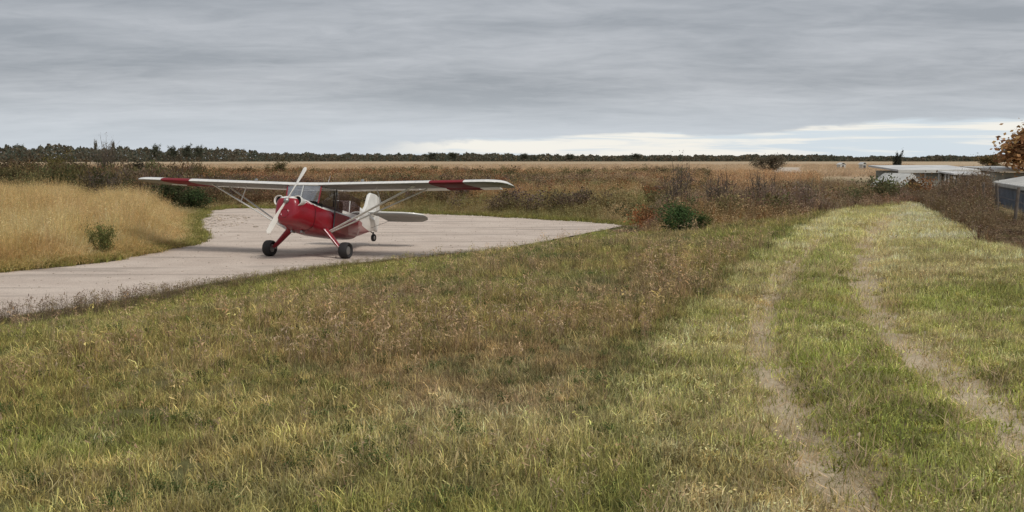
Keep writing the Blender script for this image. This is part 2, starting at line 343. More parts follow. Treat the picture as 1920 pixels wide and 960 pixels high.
def scatter(name, x, y, sc, idx, colr, coll, zs=None, zf=ground_z, label=None):
    n = len(x); v = np.column_stack([x, y, zf(x, y)]).astype(np.float32)
    me = bpy.data.meshes.new(name); me.vertices.add(n); me.vertices.foreach_set('co', v.ravel())
    def attr(nm, typ, val, key): a = me.attributes.new(nm, typ, 'POINT'); a.data.foreach_set(key, np.ascontiguousarray(val).ravel())
    rot = np.zeros((n, 3), np.float32); rot[:, 2] = rng.uniform(0, 6.283, n); rot[:, :2] = rng.normal(0, .1, (n, 2))
    s3 = np.column_stack([sc, sc, sc if zs is None else zs]).astype(np.float32)
    attr('rot', 'FLOAT_VECTOR', rot, 'vector'); attr('scl', 'FLOAT_VECTOR', s3, 'vector'); attr('pick', 'INT', idx.astype(np.int32), 'value')
    c = np.ones((n, 4), np.float32); c[:, :3] = np.clip(colr, .004, .9); attr('col', 'FLOAT_COLOR', c, 'color')
    o = bpy.data.objects.new(name, me); COL.objects.link(o); o['kind'] = 'stuff'
    if label: o['label'] = label
    g = bpy.data.node_groups.new(name + '_scatter', 'GeometryNodeTree')
    g.interface.new_socket('Geometry', in_out='INPUT', socket_type='NodeSocketGeometry'); g.interface.new_socket('Geometry', in_out='OUTPUT', socket_type='NodeSocketGeometry')
    gi = g.nodes.new('NodeGroupInput'); go = g.nodes.new('NodeGroupOutput')
    mp = g.nodes.new('GeometryNodeMeshToPoints'); ip = g.nodes.new('GeometryNodeInstanceOnPoints'); ci = g.nodes.new('GeometryNodeCollectionInfo')
    ci.inputs['Collection'].default_value = coll; ci.inputs['Separate Children'].default_value = True; ci.inputs['Reset Children'].default_value = True
    ip.inputs['Pick Instance'].default_value = True
    def na(nm, typ):
        a = g.nodes.new('GeometryNodeInputNamedAttribute'); a.data_type = typ; a.inputs[0].default_value = nm; return a.outputs[0]
    er = g.nodes.new('FunctionNodeEulerToRotation')
    g.links.new(gi.outputs[0], mp.inputs[0]); g.links.new(mp.outputs[0], ip.inputs['Points']); g.links.new(ci.outputs[0], ip.inputs['Instance'])
    g.links.new(na('pick', 'INT'), ip.inputs['Instance Index']); g.links.new(na('rot', 'FLOAT_VECTOR'), er.inputs[0]); g.links.new(er.outputs[0], ip.inputs['Rotation'])
    g.links.new(na('scl', 'FLOAT_VECTOR'), ip.inputs['Scale']); g.links.new(ip.outputs[0], go.inputs[0])
    o.modifiers.new('scatter', 'NODES').node_group = g
    return o
def rnd(a, b, n): return rng.uniform(a, b, n)
def wedge(n, y0, y1, power, xl, xr, pad=1.5):
    """points in the view wedge xl..xr (photo columns) between depths y0..y1, density falling as depth^-power"""
    q = 2 - power
    yy = (rnd(0, 1, n) * (y1 ** q - y0 ** q) + y0 ** q) ** (1 / q)
    a = (xl - 960) / F * yy - pad; b = (xr - 960) / F * yy + pad
    return a + (b - a) * rnd(0, 1, n), yy
def pal(x, y, cols, weights, sharp=1.5):
    """blend of palette colours with soft per-point choice"""
    Wt = np.stack(weights, -1); Wt = Wt * (.1 + rng.random(Wt.shape) ** sharp); Wt = Wt / Wt.sum(-1, keepdims=True)
    return np.minimum(Wt @ np.array(cols) * 1.9 * np.array([1.0, 1.0, 1.06]), .72)
GREEN, OLIVE, BROWN, STRAW, MAUVE, DARK, RUST, YELL = (.16, .19, .045), (.25, .22, .07), (.24, .155, .075), (.43, .34, .19), (.16, .125, .09), (.055, .10, .035), (.27, .12, .05), (.36, .33, .11)

# ------------------------------------------------------------------ foreground grass
NG = 190000
x, y = wedge(NG, 3.4, 46, 1.15, -300, 2220)
d, sg = pdist(x, y, EXT); s = d * sg
dm, sm = pdist(x, y, MOWN); mown = dm * sm + (vn(x, y, .8, 51) - .5) * .5      # > 0 on the mown side
drl = pdist(x, y, RUT_L)[0]; drr = pdist(x, y, RUT_R)[0]
yb = back_edge(x)
keep = (s > .02 + .25 * (vn(x, y, .5, 52) - .3)) & (y < yb + 2.5) & ~((x > 5) & (y > 45))
lg = keep & (mown < 0) & (vn(x, y, .28, 66, 2) > .2)
xx, yy, mw, ss = x[lg], y[lg], mown[lg], s[lg]
a1 = vn(xx, yy, 2.6, 61); a2 = vn(xx, yy, 1.1, 62); a3 = vn(xx, yy, .5, 63); a4 = vn(xx, yy, 4.5, 64)
brown = sst(-6.5, -1.5, mw) * sst(6.0, 9.0, yy) * (1 - .8 * sst(15, 23, yy))
weights = [1.15 * sst(.43, .55, a1) + 1.0 * (1 - sst(1, 5, ss)) + .15 + .5 * np.exp(-(mw / .5) ** 2), .7 * sst(.4, .55, a2) + .2, .75 * sst(.5, .6, a4) + 1.5 * brown * sst(.3, .6, a2) + .22,
           .55 * sst(.5, .68, a3) * (1 - sst(9, 16, yy)) + .12 + 2.6 * np.exp(-((xx + .1) / .9) ** 2 - ((yy - 6.2) / .75) ** 2), 1.0 * sst(.5, .6, 1 - a4) * sst(.4, .55, a2) + .7 * brown + 1.2 * np.exp(-((xx + .1) / 1.1) ** 2 - ((yy - 6.4) / .9) ** 2), 1.0 * sst(.5, .62, a3) * sst(.42, .58, 1 - a1) + .8 * np.exp(-(mw / .22) ** 2), .3 * brown * sst(.5, .7, a1), .25 * sst(.5, .7, a1) + .5 * (1 - sst(4.6, 5.6, yy))]  # dark green along the mown edge, with its shadow line painted in
c = pal(xx, yy, [GREEN, OLIVE, BROWN, STRAW, MAUVE, DARK, RUST, YELL], weights) * rnd(.5, 1.6, len(xx))[:, None] * (.72 + .56 * sst(.25, .75, vn(xx, yy, .13, 65, 2)))[:, None]
sc = (.62 + .024 * yy) * rnd(.7, 1.3, len(xx)) * (.75 + .6 * a2) * (1 - .45 * sst(22, 27, yy) * (1 - sst(.8, 5, ss)))
ix = rng.integers(0, 6, len(xx)); q = rng.random(len(xx)); ix = np.where(q < .03 + .12 * (sst(.6, .7, a3) * sst(.5, .6, 1 - a1)), 6, ix); st_ = (q > .988 - .15 * brown * sst(.4, .55, a2)) & ((ss > 3) | (yy < 18)); ix = np.where(st_, 7 + (q * 1000).astype(int) % 2, ix)
c = np.where((st_ & (rng.random(len(xx)) < .8))[:, None], pal(xx, yy, [BROWN, MAUVE, (.33, .25, .16)], [.7 + 0 * xx, .8 + 0 * xx, .4 + 0 * xx], 3) * rnd(.7, 1.3, len(xx))[:, None], c)
c = np.where((ix == 6)[:, None], np.array([.105, .16, .055]) * rnd(.6, 1.35, len(xx))[:, None], c)
scatter('long_grass', xx, yy, sc, ix, c, P_LONG)
mg = keep & (mown >= 0); rutd = np.minimum(drl / np.interp(y, [9, 12.5, 18, 23], [.21, .17, .13, .09]), drr / .30)
mg &= (rutd > .35 + 1.3 * (vn(x, y, .3, 53) - .3)) | (rng.random(NG) < .2)
mg &= ~((x > 9.2 + .28 * (y - 20) + 0) & (y > 18))
xx, yy = x[mg], y[mg]; a1 = vn(xx, yy, 1.5, 71); a2 = vn(xx, yy, .6, 72); a3 = vn(xx, yy, 3.5, 73)
pale = sst(.46, .56, vn(xx * .45 + yy * .1, yy * 1.6, 1.0, 74)) ; farp = sst(16, 24, yy)
band = np.exp(-((yy - 12.3) / .35) ** 2) * (xx < 4.6)
right = (pdist(xx, yy, RUT_R)[1] > 0) * 1.0
sL = pdist(xx, yy, RUT_L)[1] > 0; midz = (sL & (right < .5)) * (1 - .6 * farp) * sst(.25, .6, a1 + .3); edgez = np.exp(-((mown[mg]) / .12) ** 2)  # edgez: dark grass at the mown edge, shadow line put into its colour
leftz = (~sL) * sst(6.0, 7.2, yy + .6 * (a1 - .5)) * (1 - .7 * farp); rz = right * (1 - sst(11.5, 14.5, yy + 2 * (a1 - .5)))
midz = np.maximum(midz, .35 * leftz); midz = np.maximum(midz, .6 * rz)
weights = [.9 * sst(.4, .6, a1) * (1 - .6 * farp) + 1.4 * midz, .45 * sst(.4, .6, a2) + .15, .12 + .3 * sst(.55, .7, a2) + 1.2 * band, .45 * pale * (.4 + .9 * right * farp) + .12, .18 * sst(.5, .7, a3), .6 * sst(.54, .66, a2) * (1 - farp) + 1.0 * edgez + .5 * midz * sst(.5, .6, a2), (1.15 * pale + .8 * farp + .25) * (1 - .75 * midz)]
c = pal(xx, yy, [(.155, .20, .035), OLIVE, BROWN, (.52, .44, .27), MAUVE, (.07, .10, .03), (.44, .385, .195)], weights) * (1 + .25 * farp)[:, None] * rnd(.5, 1.55, len(xx))[:, None] * (.76 + .5 * sst(.25, .75, vn(xx, yy, .12, 75, 2)))[:, None]
scatter('mown_grass', xx, yy, (.85 + .03 * yy) * rnd(.7, 1.35, len(xx)), np.where(rng.random(len(xx)) < .12, 5, rng.integers(0, 5, len(xx))), c, P_MOWN)
# dark stalks along the near edge of the gravel
n = 8000; t = rng.random(n) ** 1.3 * .62; pl = ribbon(EDGE[1:], .1, 0); k = (t * (len(pl) - 1)).astype(int)
off = np.abs(rng.normal(0, .8, n)) * (1.25 - 1.5 * t); x = pl[k, 0] + off * .76 + rng.normal(0, .1, n); y = pl[k, 1] - off * .64 + .05
ok = ~inpoly(x, y, ROADP) | (rng.random(n) < .05); x, y = x[ok], y[ok]; t = t[ok]
c = pal(x, y, [(.105, .072, .062), (.12, .075, .045), (.07, .052, .042), OLIVE, GREEN], [np.full(len(x), 1.6) * (1.0 - t), np.full(len(x), .5), 1.3 * (1 - t), .05 + 1.2 * t, .02 + .8 * t])
scatter('verge_weeds', x, y, rnd(.6, 1.2, len(x)) * 1.25, rng.integers(0, 9, len(x)), c, P_LONG, rnd(.6, 1.25, len(x)) * (1.45 - .85 * sst(.12, .4, t)))
# short green fringe round the far rim of the gravel
n = 7000; pl = ribbon(FAR, .1, 0); k = rng.integers(0, len(pl), n); x = pl[k, 0] + rng.normal(0, .5, n); y = pl[k, 1] + rng.normal(0, .5, n); ok = ~inpoly(x, y, ROADP); x, y = x[ok], y[ok]
scatter('verge_grass', x, y, rnd(1.3, 2.6, len(x)), rng.integers(0, 7, len(x)), pal(x, y, [GREEN, OLIVE, (.10, .11, .04), BROWN], [.6 + 0 * x, .5 + 0 * x, .8 + 0 * x, .3 + 0 * x]) * rnd(.7, 1.2, len(x))[:, None], P_LONG)
# cut straw lying on the mown strip and in the ruts
P_LIT = proto_coll('straw_litter', [blades(10, .12, .05, .14, .004, .25, r, 1.9, 2, .4) for _ in range(4)])
n = 26000; x, y = wedge(n, 3.6, 38, 1.2, 1150, 2250)
dm, sm = pdist(x, y, MOWN); rr_ = np.minimum(pdist(x, y, RUT_L)[0], pdist(x, y, RUT_R)[0]); ok = (dm * sm > 0) & (y < back_edge(x) + .5) & ((rr_ < .45) | (vn(x * .5, y * 1.5, 1.0, 74) > .5)); x, y = x[ok], y[ok]
scatter('cut_straw', x, y, rnd(.7, 1.3, len(x)) * (.9 + .02 * y), rng.integers(0, 4, len(x)), pal(x, y, [(.42, .34, .20), (.30, .22, .12), (.22, .17, .11)], [.8 + 0 * x, .6 + 0 * x, .4 + 0 * x]) * rnd(.6, 1.25, len(x))[:, None], P_LIT, zf=lambda x, y: ground_z(x, y) + .02)
# loose stones and clods
def stones(name, x, y, r0, r1, m, zf):
    base = np.array([(0, 0, 1), (1, 0, 0), (0, 1, 0), (-1, 0, 0), (0, -1, 0), (0, 0, -1)], float); fb = np.array([(0, 1, 2), (0, 2, 3), (0, 3, 4), (0, 4, 1), (5, 2, 1), (5, 3, 2), (5, 4, 3), (5, 1, 4)])
    n = len(x); rr = rnd(r0, r1, n) * rng.random(n) ** .6; a = rnd(0, 6.283, n)
    V = base[None] * (1 + rng.normal(0, .25, (n, 6, 1))) * rr[:, None, None] * np.array([1.2, .9, .6])
    cx, sx = np.cos(a)[:, None], np.sin(a)[:, None]; V = np.stack([V[..., 0] * cx - V[..., 1] * sx + x[:, None], V[..., 0] * sx + V[..., 1] * cx + y[:, None], V[..., 2] + (zf(x, y) + rr * .25)[:, None]], -1)
    o = mesh(name, V.reshape(-1, 3), (fb[None] + (np.arange(n) * 6)[:, None, None]).reshape(-1, 3), m); o['kind'] = 'stuff'; return o
k = rng.integers(0, 2, 9000); rl = [ribbon(RUT_L, .1, 0), ribbon(RUT_R, .1, 0)]
pp = np.array([rl[a][rng.integers(len(rl[a]))] for a in k]) + rng.normal(0, .14, (9000, 2))
stones('clods', pp[:, 0], pp[:, 1], .004, .03, mat('dry_clods', (.42, .335, .225), .95, noise=.4, nscale=3), ground_z)
n = 700; t = rng.random(n); x = -12.1 + rng.normal(0, .8, n) - 1.4 * (t - .5); y = 40 + 14 * (t - .4)
stones('gravel', x, y, .02, .085, mat('broken_gravel', (.46, .385, .31), .9, noise=.35, nscale=2), lambda x, y: x * 0 + .01)
n = 6000; x, y = wedge(n, 15, 55, 1.0, -200, 1300); ok = inpoly(x, y, ROADP)
stones('gravel', x[ok], y[ok], .008, .03, MATS['broken_gravel'], lambda x, y: x * 0 + .012)

n = 5200; pl = np.concatenate([ribbon(EDGE[3:], .1, 0), ribbon(FAR[:6], .1, 0)]); k = rng.integers(0, len(pl), n); x = pl[k, 0] + rng.normal(0, .28, n); y = pl[k, 1] + rng.normal(0, .28, n); ok = inpoly(x, y, ROADP)
stones('gravel', x[ok], y[ok], .01, .045, mat('windrow_stone', (.60, .53, .43), .9, noise=.3, nscale=2), lambda x, y: x * 0 + .012)

# ------------------------------------------------------------------ tall golden grass left of the gravel
n = 26000; x, y = wedge(n, 18, 56, .9, -260, 420, 0)
df, sf = pdist(x, y, FAR); ins = inpoly(x, y, ROADP); dn_, near = pdist(x, y, EDGE)
ok = ~ins & (near < 0) & (df > .15) & (dn_ > 3)
rim = lat(352, y) - .0 * y; ok &= (x < lat(395, y) - 1.2 * vn(x, y, 1.2, 81)) & (y < 47 - 9 * sst(-14, -7, x) + 3 * vn(x, y, 3, 82))
x, y, df = x[ok], y[ok], df[ok]; a1 = vn(x, y, 2.2, 83); a2 = vn(x, y, .8, 84)
c = pal(x, y, [(.48, .34, .165), (.37, .22, .10), (.54, .43, .27), OLIVE, (.12, .11, .045), GREEN], [.9 + 0 * x, .7 * sst(.4, .6, a1), .6 * sst(.45, .6, a2), .35 + .5 * (1 - sst(.3, 1.2, df)), .2 + .7 * sst(.5, .66, 1 - a2) * sst(.4, .6, a1), .7 * (1 - sst(.2, 1.0, df)) + .6 * sst(.60, .7, a1)]) * rnd(.75, 1.2, len(x))[:, None]
hz = .74 * (.25 + .95 * sst(.3, 2.6, df)) * (.62 + .75 * a1) * rnd(.7, 1.3, len(x)) * (1.18 - .25 * sst(-12, -8.5, x))
hz = hz * np.interp(960 + x / y * F, [-200, 40, 110, 150, 172, 195, 240, 290, 340, 380], [.62, .64, .70, .62, .40, .60, .70, .64, .45, .3]) / .74
scatter('golden_grass', x, y, rnd(.8, 1.25, len(x)), rng.integers(0, 5, len(x)), c, P_REED, hz)

# ------------------------------------------------------------------ rough weeds round the gravel and behind the bank
def weeds(name, n, y0, y1, pw, xl, xr, cols, wfun, hfun, mask=None, coll=P_WEED, npro=8, wd=1.0):
    x, y = wedge(n, y0, y1, pw, xl, xr, 2)
    if mask is not None: ok = mask(x, y); x, y = x[ok], y[ok]
    c = pal(x, y, cols, wfun(x, y), 3.0) * rnd(.7, 1.3, len(x))[:, None]
    return scatter(name, x, y, rnd(.8, 1.3, len(x)) * wd, rng.integers(0, npro, len(x)), c, coll, hfun(x, y) * rnd(.7, 1.25, len(x)))
W8 = [(.20, .165, .07), (.15, .105, .085), (.27, .125, .055), (.13, .14, .05), (.36, .27, .15), (.075, .062, .045)]
def wf(x, y):
    a1 = vn(x * .45, y, 5, 91); a2 = vn(x, y, 2.2, 92); a3 = vn(x * .35, y, 8, 93); b = pdist(x, y, EXT)[1] > 0
    fr = (1 - sst(52, 60, y)) * ~b; md = sst(52, 60, y) * (1 - sst(68, 78, y)) * ~b; bk = sst(66, 76, y) * ~b
    return [.6 * sst(.42, .58, a1) + .4 * fr + .05, 1.2 * sst(.45, .58, 1 - a1) * b + .9 * bk * sst(.4, .55, 1 - a1) + .05, 1.3 * md * sst(.5, .58, a3) + .3 * b * sst(.55, .65, a3), .9 * sst(.48, .58, a2) * (fr + md + .4 * b) + .03, 1.0 * sst(.5, .6, vn(x * .5, y, 3, 100)) * (fr + .6 * md + .35 * b) + .05, .6 * sst(.48, .6, 1 - a2) * (b + bk) + .05]
def m1(x, y):
    fl = pdist(x, y, FAR); dE = pdist(x, y, EXT); ybk = back_edge(x)
    beh = ~inpoly(x, y, ROADP) & (fl[0] > .25) & (y > 25)
    rightside = dE[1] > 0
    return beh & ((rightside & (y > ybk - .6 + 1.6 * vn(x, y, 1.2, 94)) & (x > 2.9)) | (~rightside & ((x > lat(390, y)) | (y > 46)) & (y > 38)))
def h1(x, y):
    fl = pdist(x, y, FAR)[0]; rs = pdist(x, y, EXT)[1] > 0
    return np.where(rs, (.35 + .65 * np.clip((960 + x / y * F - 1215) / 60, -.3, 1)) * .35 + np.clip((960 + x / y * F - 1200) / 60, 0, 1) * .95 * sst(0, 3.5, y - back_edge(x)) * (.35 + 1.1 * vn(x, y, 2.5, 95)) * (1 - .35 * sst(8.5, 12, x)), .3 + .6 * sst(.3, 6, fl) * (.5 + vn(x, y, 4, 95))) 
weeds('dead_weeds', 42000, 25, 75, .8, -200, 2050, W8, wf, h1, m1)
def wf2(x, y):
    a1 = vn(x * .35, y, 14, 96); a2 = vn(x * .5, y, 6, 97); b = sst(70, 100, y)
    L_ = 1 - sst(-3, 8, x); return [.5 * sst(.4, .6, a2) * (1 - b) + .1, 1.0 * sst(.42, .56, 1 - a1) * (1 - b) + .1, (.75 * sst(.45, .6, a1) + .9 * b) * (.35 + .65 * L_), .3 * sst(.5, .65, a2) * (1 - b), .9 * b * (1 - .6 * L_) + .1, .4 * (1 - b) * sst(.45, .6, a1)]
weeds('dead_weeds', 26000, 72, 150, .8, -200, 1500, W8, wf2, lambda x, y: 1.0 + .5 * vn(x, y, 8, 98), lambda x, y: ~((np.abs(x - np.interp(y, [140, 170, 220, 300], [37.5, 43, 56, 78])) < 3.3) & (y > 132)), wd=1.7)
weeds('field_grass', 16000, 145, 420, .9, -200, 1700, [(.275, .205, .125), (.22, .15, .09), (.30, .235, .155)], lambda x, y: [.8 + 0 * x, .8 * sst(.45, .65, vn(x * .3, y, 30, 99)) * (1 - sst(200, 300, y)), .5 + 0 * x], lambda x, y: .65 + 0 * x, lambda x, y: (np.abs(x - np.interp(y, [140, 170, 220, 300], [37.5, 43, 56, 78])) > 3.4), P_REED, 5, 3.0)
P_SCRUB = proto_coll('scrub_clumps', [leafy(260, .62, 1.0, .06, .1, r, 14, .45, 1.0, .012) for _ in range(5)])
def scrub(name, n, y0, y1, xl, xr, cols, wfun, h0, h1, mask):
    x, y = wedge(n, y0, y1, .9, xl, xr, 2); ok = mask(x, y) & ~inpoly(x, y, ROADP) & (pdist(x, y, FAR)[0] > 1.6); x, y = x[ok], y[ok]
    return scatter(name, x, y, rnd(.6, 1.25, len(x)), rng.integers(0, 5, len(x)), pal(x, y, cols, wfun(x, y), 4.0) * rnd(.7, 1.3, len(x))[:, None], P_SCRUB, rnd(h0, h1, len(x)) * (.6 + .8 * vn(x, y, 5, 121)))
SC = [(.055, .068, .028), (.090, .058, .034), (.085, .062, .055), (.19, .080, .034), (.11, .095, .038), (.24, .165, .085)]
def ws(x, y):
    a1, a2, a3 = vn(x * .5, y, 7, 122), vn(x * .5, y, 4, 123), vn(x * .4, y, 10, 124)
    return [1.1 * sst(.48, .55, a1), .3 + 0 * x, 1.0 * sst(.5, .57, 1 - a1), 1.4 * sst(.53, .59, a3), 1.2 * sst(.5, .57, a2), .9 * sst(.52, .6, 1 - a2) * (a3 < .5)]
scrub('scrub', 2400, 46, 100, 230, 1700, SC, ws, .55, 1.25, lambda x, y: (vn(x * .6, y, 6, 125) > .46 + .1 * (1 - sst(52, 66, y))) & ((pdist(x, y, EXT)[1] < 0) | (y > back_edge(x) + 9)))
scrub('scrub', 1500, 54, 88, 330, 800, SC[:3] + [(.15, .075, .035)] + SC[4:], ws, .6, 1.15, lambda x, y: vn(x * .5, y, 4, 130) > .38)
scrub('scrub', 1400, 60, 100, 800, 1240, [(.06, .07, .03), (.09, .062, .05), (.085, .062, .058), (.17, .08, .035), (.11, .10, .04), (.24, .18, .10)], ws, .5, 1.0, lambda x, y: vn(x * .5, y, 5, 131) > .42)
scrub('scrub', 3400, 88, 150, -200, 1300, SC, ws, .8, 1.5, lambda x, y: vn(x * .4, y, 9, 126) > .30)
scrub('scrub', 1500, 44, 105, -260, 400, SC[:3] + [(.12, .07, .035)] + SC[4:5] + [(.10, .08, .05)], ws, .95, 1.9, lambda x, y: (y > 50 - .4 * np.minimum(0, x + 14)) & (x < lat(390, y)) & (vn(x, y, 6, 127) > .33))
scrub('scrub', 420, 27, 44, 1180, 1640, SC, ws, .45, 1.0, lambda x, y: (y > back_edge(x) + 1.5) & (x > 4.6) & (vn(x, y, 2, 128) > .45))
# tall dark weeds on the right, in front of the sheds
def m3(x, y): return (x > 9.0 + .30 * (y - 20) + .8 * (vn(x, y, 1.5, 101) - .5)) & (y > 19) & ~((x / y * F > 895) & (y > 29))
weeds('dead_weeds', 6500, 19, 44, .8, 1600, 2100, [tuple(.72 * q for q in c_) for c_ in W8], lambda x, y: [.35 + 0 * x, 1.2 + 0 * x, .08 + 0 * x, .35 * sst(.5, .6, vn(x, y, 2, 102)), .5 * sst(.45, .6, vn(x, y, 1.5, 103)), .7 * sst(.4, .6, vn(x, y, 1.2, 104))], lambda x, y: (.35 + .85 * sst(0, 3.5, x - 8.9 - .30 * (y - 20))) * np.interp(960 + x / y * F, [1690, 1745, 1840, 1880], [.8, 1.45, 1.35, .25]), m3)

# ------------------------------------------------------------------ far wood along the horizon
def obj_plant_mat():
    m = plant_mat('shrub_leaves', False, .25); nt = m.node_tree
    oi = N(nt, 'ShaderNodeObjectInfo'); a = [n for n in nt.nodes if n.type == 'ATTRIBUTE'][0]
    c = MIX(nt, 1.0, a.outputs['Color'], oi.outputs['Color'], 'MULTIPLY')
    for n in nt.nodes:
        if n.type in ('BSDF_DIFFUSE', 'BSDF_TRANSLUCENT'): L(nt, c, n.inputs[0])
    return m
LEAFM = obj_plant_mat()
def cards(C, size, tint, name, m, flat=1.0, parent=None, nrm=None):
    n = len(C); d = rng.normal(0, 1, (n, 3)); d[:, 2] *= flat; d /= np.linalg.norm(d, axis=1)[:, None]
    e = np.cross(d, rng.normal(0, 1, (n, 3))); e /= np.linalg.norm(e, axis=1)[:, None]; s = np.asarray(size)[:, None]
    V = np.stack([C - d * s, C + e * s * .6, C + d * s, C - e * s * .6], 1).reshape(-1, 3)
    return mesh(name, V, np.arange(4 * n).reshape(n, 4), m, parent=parent, cols=np.repeat(tint, 4, 0))
n = 120000; u = rng.random(n); px = -260 + u * 2500; Yd = rnd(880, 1060, n) - 170 * sst(700, -100, px)
xw = lat(px, Yd)
top = np.interp(px, [-260, 0, 90, 180, 300, 400, 520, 700, 1000, 1300, 1450, 1650, 1920, 2240], [270, 274, 273, 277, 277, 279, 286, 288, 289, 291, 291, 293, 291, 288])
hh = (HY - top) / F * Yd + CH
rag = .42 + .55 * vn(px, Yd * 0, 7, 111, 4) + .42 * vn(px, Yd * 0, 55, 114, 2) + .22 * (vn(px, Yd, 2.5, 112, 2) - .5)
zz = hh * rag * rng.random(n) ** np.where(rng.random(n) < .5, 2.2, .8)
tc_ = np.array([(.105, .105, .075), (.13, .11, .08), (.088, .098, .075), (.15, .125, .08)])  # tree tones, lightened to carry the distance haze
tt = tc_[(vn(px, Yd, 14, 113, 2) * 5.2 - .6).clip(0, 3).astype(int)] * rnd(.6, 1.35, n)[:, None]
cards(np.column_stack([xw, Yd, zz]), rnd(.5, 1.3, n), tt, 'far_wood', PLANT, .7)['kind'] = 'stuff'

# ------------------------------------------------------------------ shrubs and trees
def tube(V, Fs, p0, p1, r0, r1, k=5):
    p0, p1 = Vector(p0), Vector(p1); d = (p1 - p0).normalized(); a = d.orthogonal().normalized(); b = d.cross(a); i0 = len(V)
    for p, rr in ((p0, r0), (p1, r1)):
        for q in range(k): t = 6.2832 * q / k; V.append(tuple(p + a * math.cos(t) * rr + b * math.sin(t) * rr))
    for q in range(k): Fs.append((i0 + q, i0 + (q + 1) % k, i0 + k + (q + 1) % k, i0 + k + q))
PM = {}
def plant_proto(kind, seed):
    """unit-size stems and foliage meshes (height 1)"""
    rg = np.random.default_rng(seed); V, Fs, tips = [], [], []
    if kind == 'tree':
        p = Vector((0, 0, -.03)); rr = .03
        for k in range(5):
            q = p + Vector((rg.normal(0, .02), rg.normal(0, .02), .15)); tube(V, Fs, p, q, rr, rr * .82, 7); p = q; rr *= .82
            if k >= 1:
                for j in range(4):
                    a = rg.uniform(0, 6.28); l = rg.uniform(.16, .32) * (1.15 - .12 * k); e = p + Vector((math.cos(a) * l, math.sin(a) * l, l * rg.uniform(.3, .9)))
                    tube(V, Fs, p, e, rr * .45, rr * .12); tips += [(p + (e - p) * t) for t in (.55, .8, 1)]
                    for _ in range(2):
                        e2 = e + Vector(rg.normal(0, .09, 3)) + Vector((0, 0, .03)); tube(V, Fs, p + (e - p) * .7, e2, rr * .2, rr * .06, 4); tips.append(e2)
        nl, sp_, sz = 4200, .055, (.014, .034)
    else:
        ns = 24 if kind == 'bare' else 11
        for k in range(ns):
            a = rg.uniform(0, 6.28); b = Vector((math.cos(a) * .08, math.sin(a) * .08, -.03)); out = rg.uniform(.1, .55) * (.55 if kind == 'bare' else 1)
            e = Vector((math.cos(a) * out, math.sin(a) * out, rg.uniform(.55, 1) * (1 - .55 * out * (kind != 'bare')))); m_ = (b + e) * .5 + Vector(rg.normal(0, .04, 3))
            tube(V, Fs, b, m_, .014, .009, 4); tube(V, Fs, m_, e, .009, .003, 4); tips += [m_, e, (m_ + e) * .5, b + (m_ - b) * .6]
            for _ in range(9 if kind == 'bare' else 5):
                s0 = m_ + (e - m_) * rg.uniform(.1, .9); e2 = s0 + Vector(rg.normal(0, .1, 3)) + Vector((0, 0, .1)); tube(V, Fs, s0, e2, .005, .0015, 3); tips.append(e2)
        nl, sp_, sz = (1300, .04, (.005, .012)) if kind == 'bare' else (4200, .085, (.014, .034))
    me = mesh('stems', V, Fs, BARK); sm = me.data; bpy.data.objects.remove(me)
    T = np.array([tuple(t) for t in tips]); j = rg.integers(0, len(T), nl)
    clump = rg.random(len(T)); C = T[j] + rg.normal(0, 1, (nl, 3)) * sp_ * (.5 + .8 * rg.random((nl, 1)))
    C[:, 2] = np.abs(C[:, 2]) + .01
    tint = (.62 + .7 * clump[j])[:, None] * (1 + rg.uniform(-.25, .25, (nl, 1))) * (1 + rg.uniform(-.1, .12, (nl, 3)))
    o = cards(C, rg.uniform(*sz, nl), tint, 'foliage', LEAFM); fm = o.data; bpy.data.objects.remove(o)
    return sm, fm
for kd, sds in (('tree', (1, 2, 3)), ('round', (4, 5, 6)), ('bare', (7, 8, 9))): PM[kd] = [plant_proto(kd, s_) for s_ in sds]
def plant(name, px, base, top, Y, wpx, kind, col, label, cat, group=None, var=0):
    """a shrub or tree at photo column px and depth Y, from row base up to row top, wpx wide"""
    X_ = lat(px, Y); z0 = float(ground_z(np.array([X_]), np.array([Y]))[0]); h = max(.3, hgt(top, Y) - z0); wd_ = wpx / F * Y
    e = empty(name, (X_, Y, z0), random.uniform(0, 6.28), label=label, cat=cat, group=group)
    sm, fm = PM[kind][var % 3]; base_w = {'tree': .85, 'round': 1.15, 'bare': .75}[kind]
    for nm, me_ in (('trunk' if kind == 'tree' else 'stems', sm), ('crown' if kind == 'tree' else 'foliage', fm)):
        o = bpy.data.objects.new(nm, me_); COL.objects.link(o); o.parent = e; o.scale = (wd_ / base_w, wd_ / base_w, h); o.color = (*col, 1)
    return e
GS, GT = 'shrubs in the rough ground', 'trees standing out of the far wood'
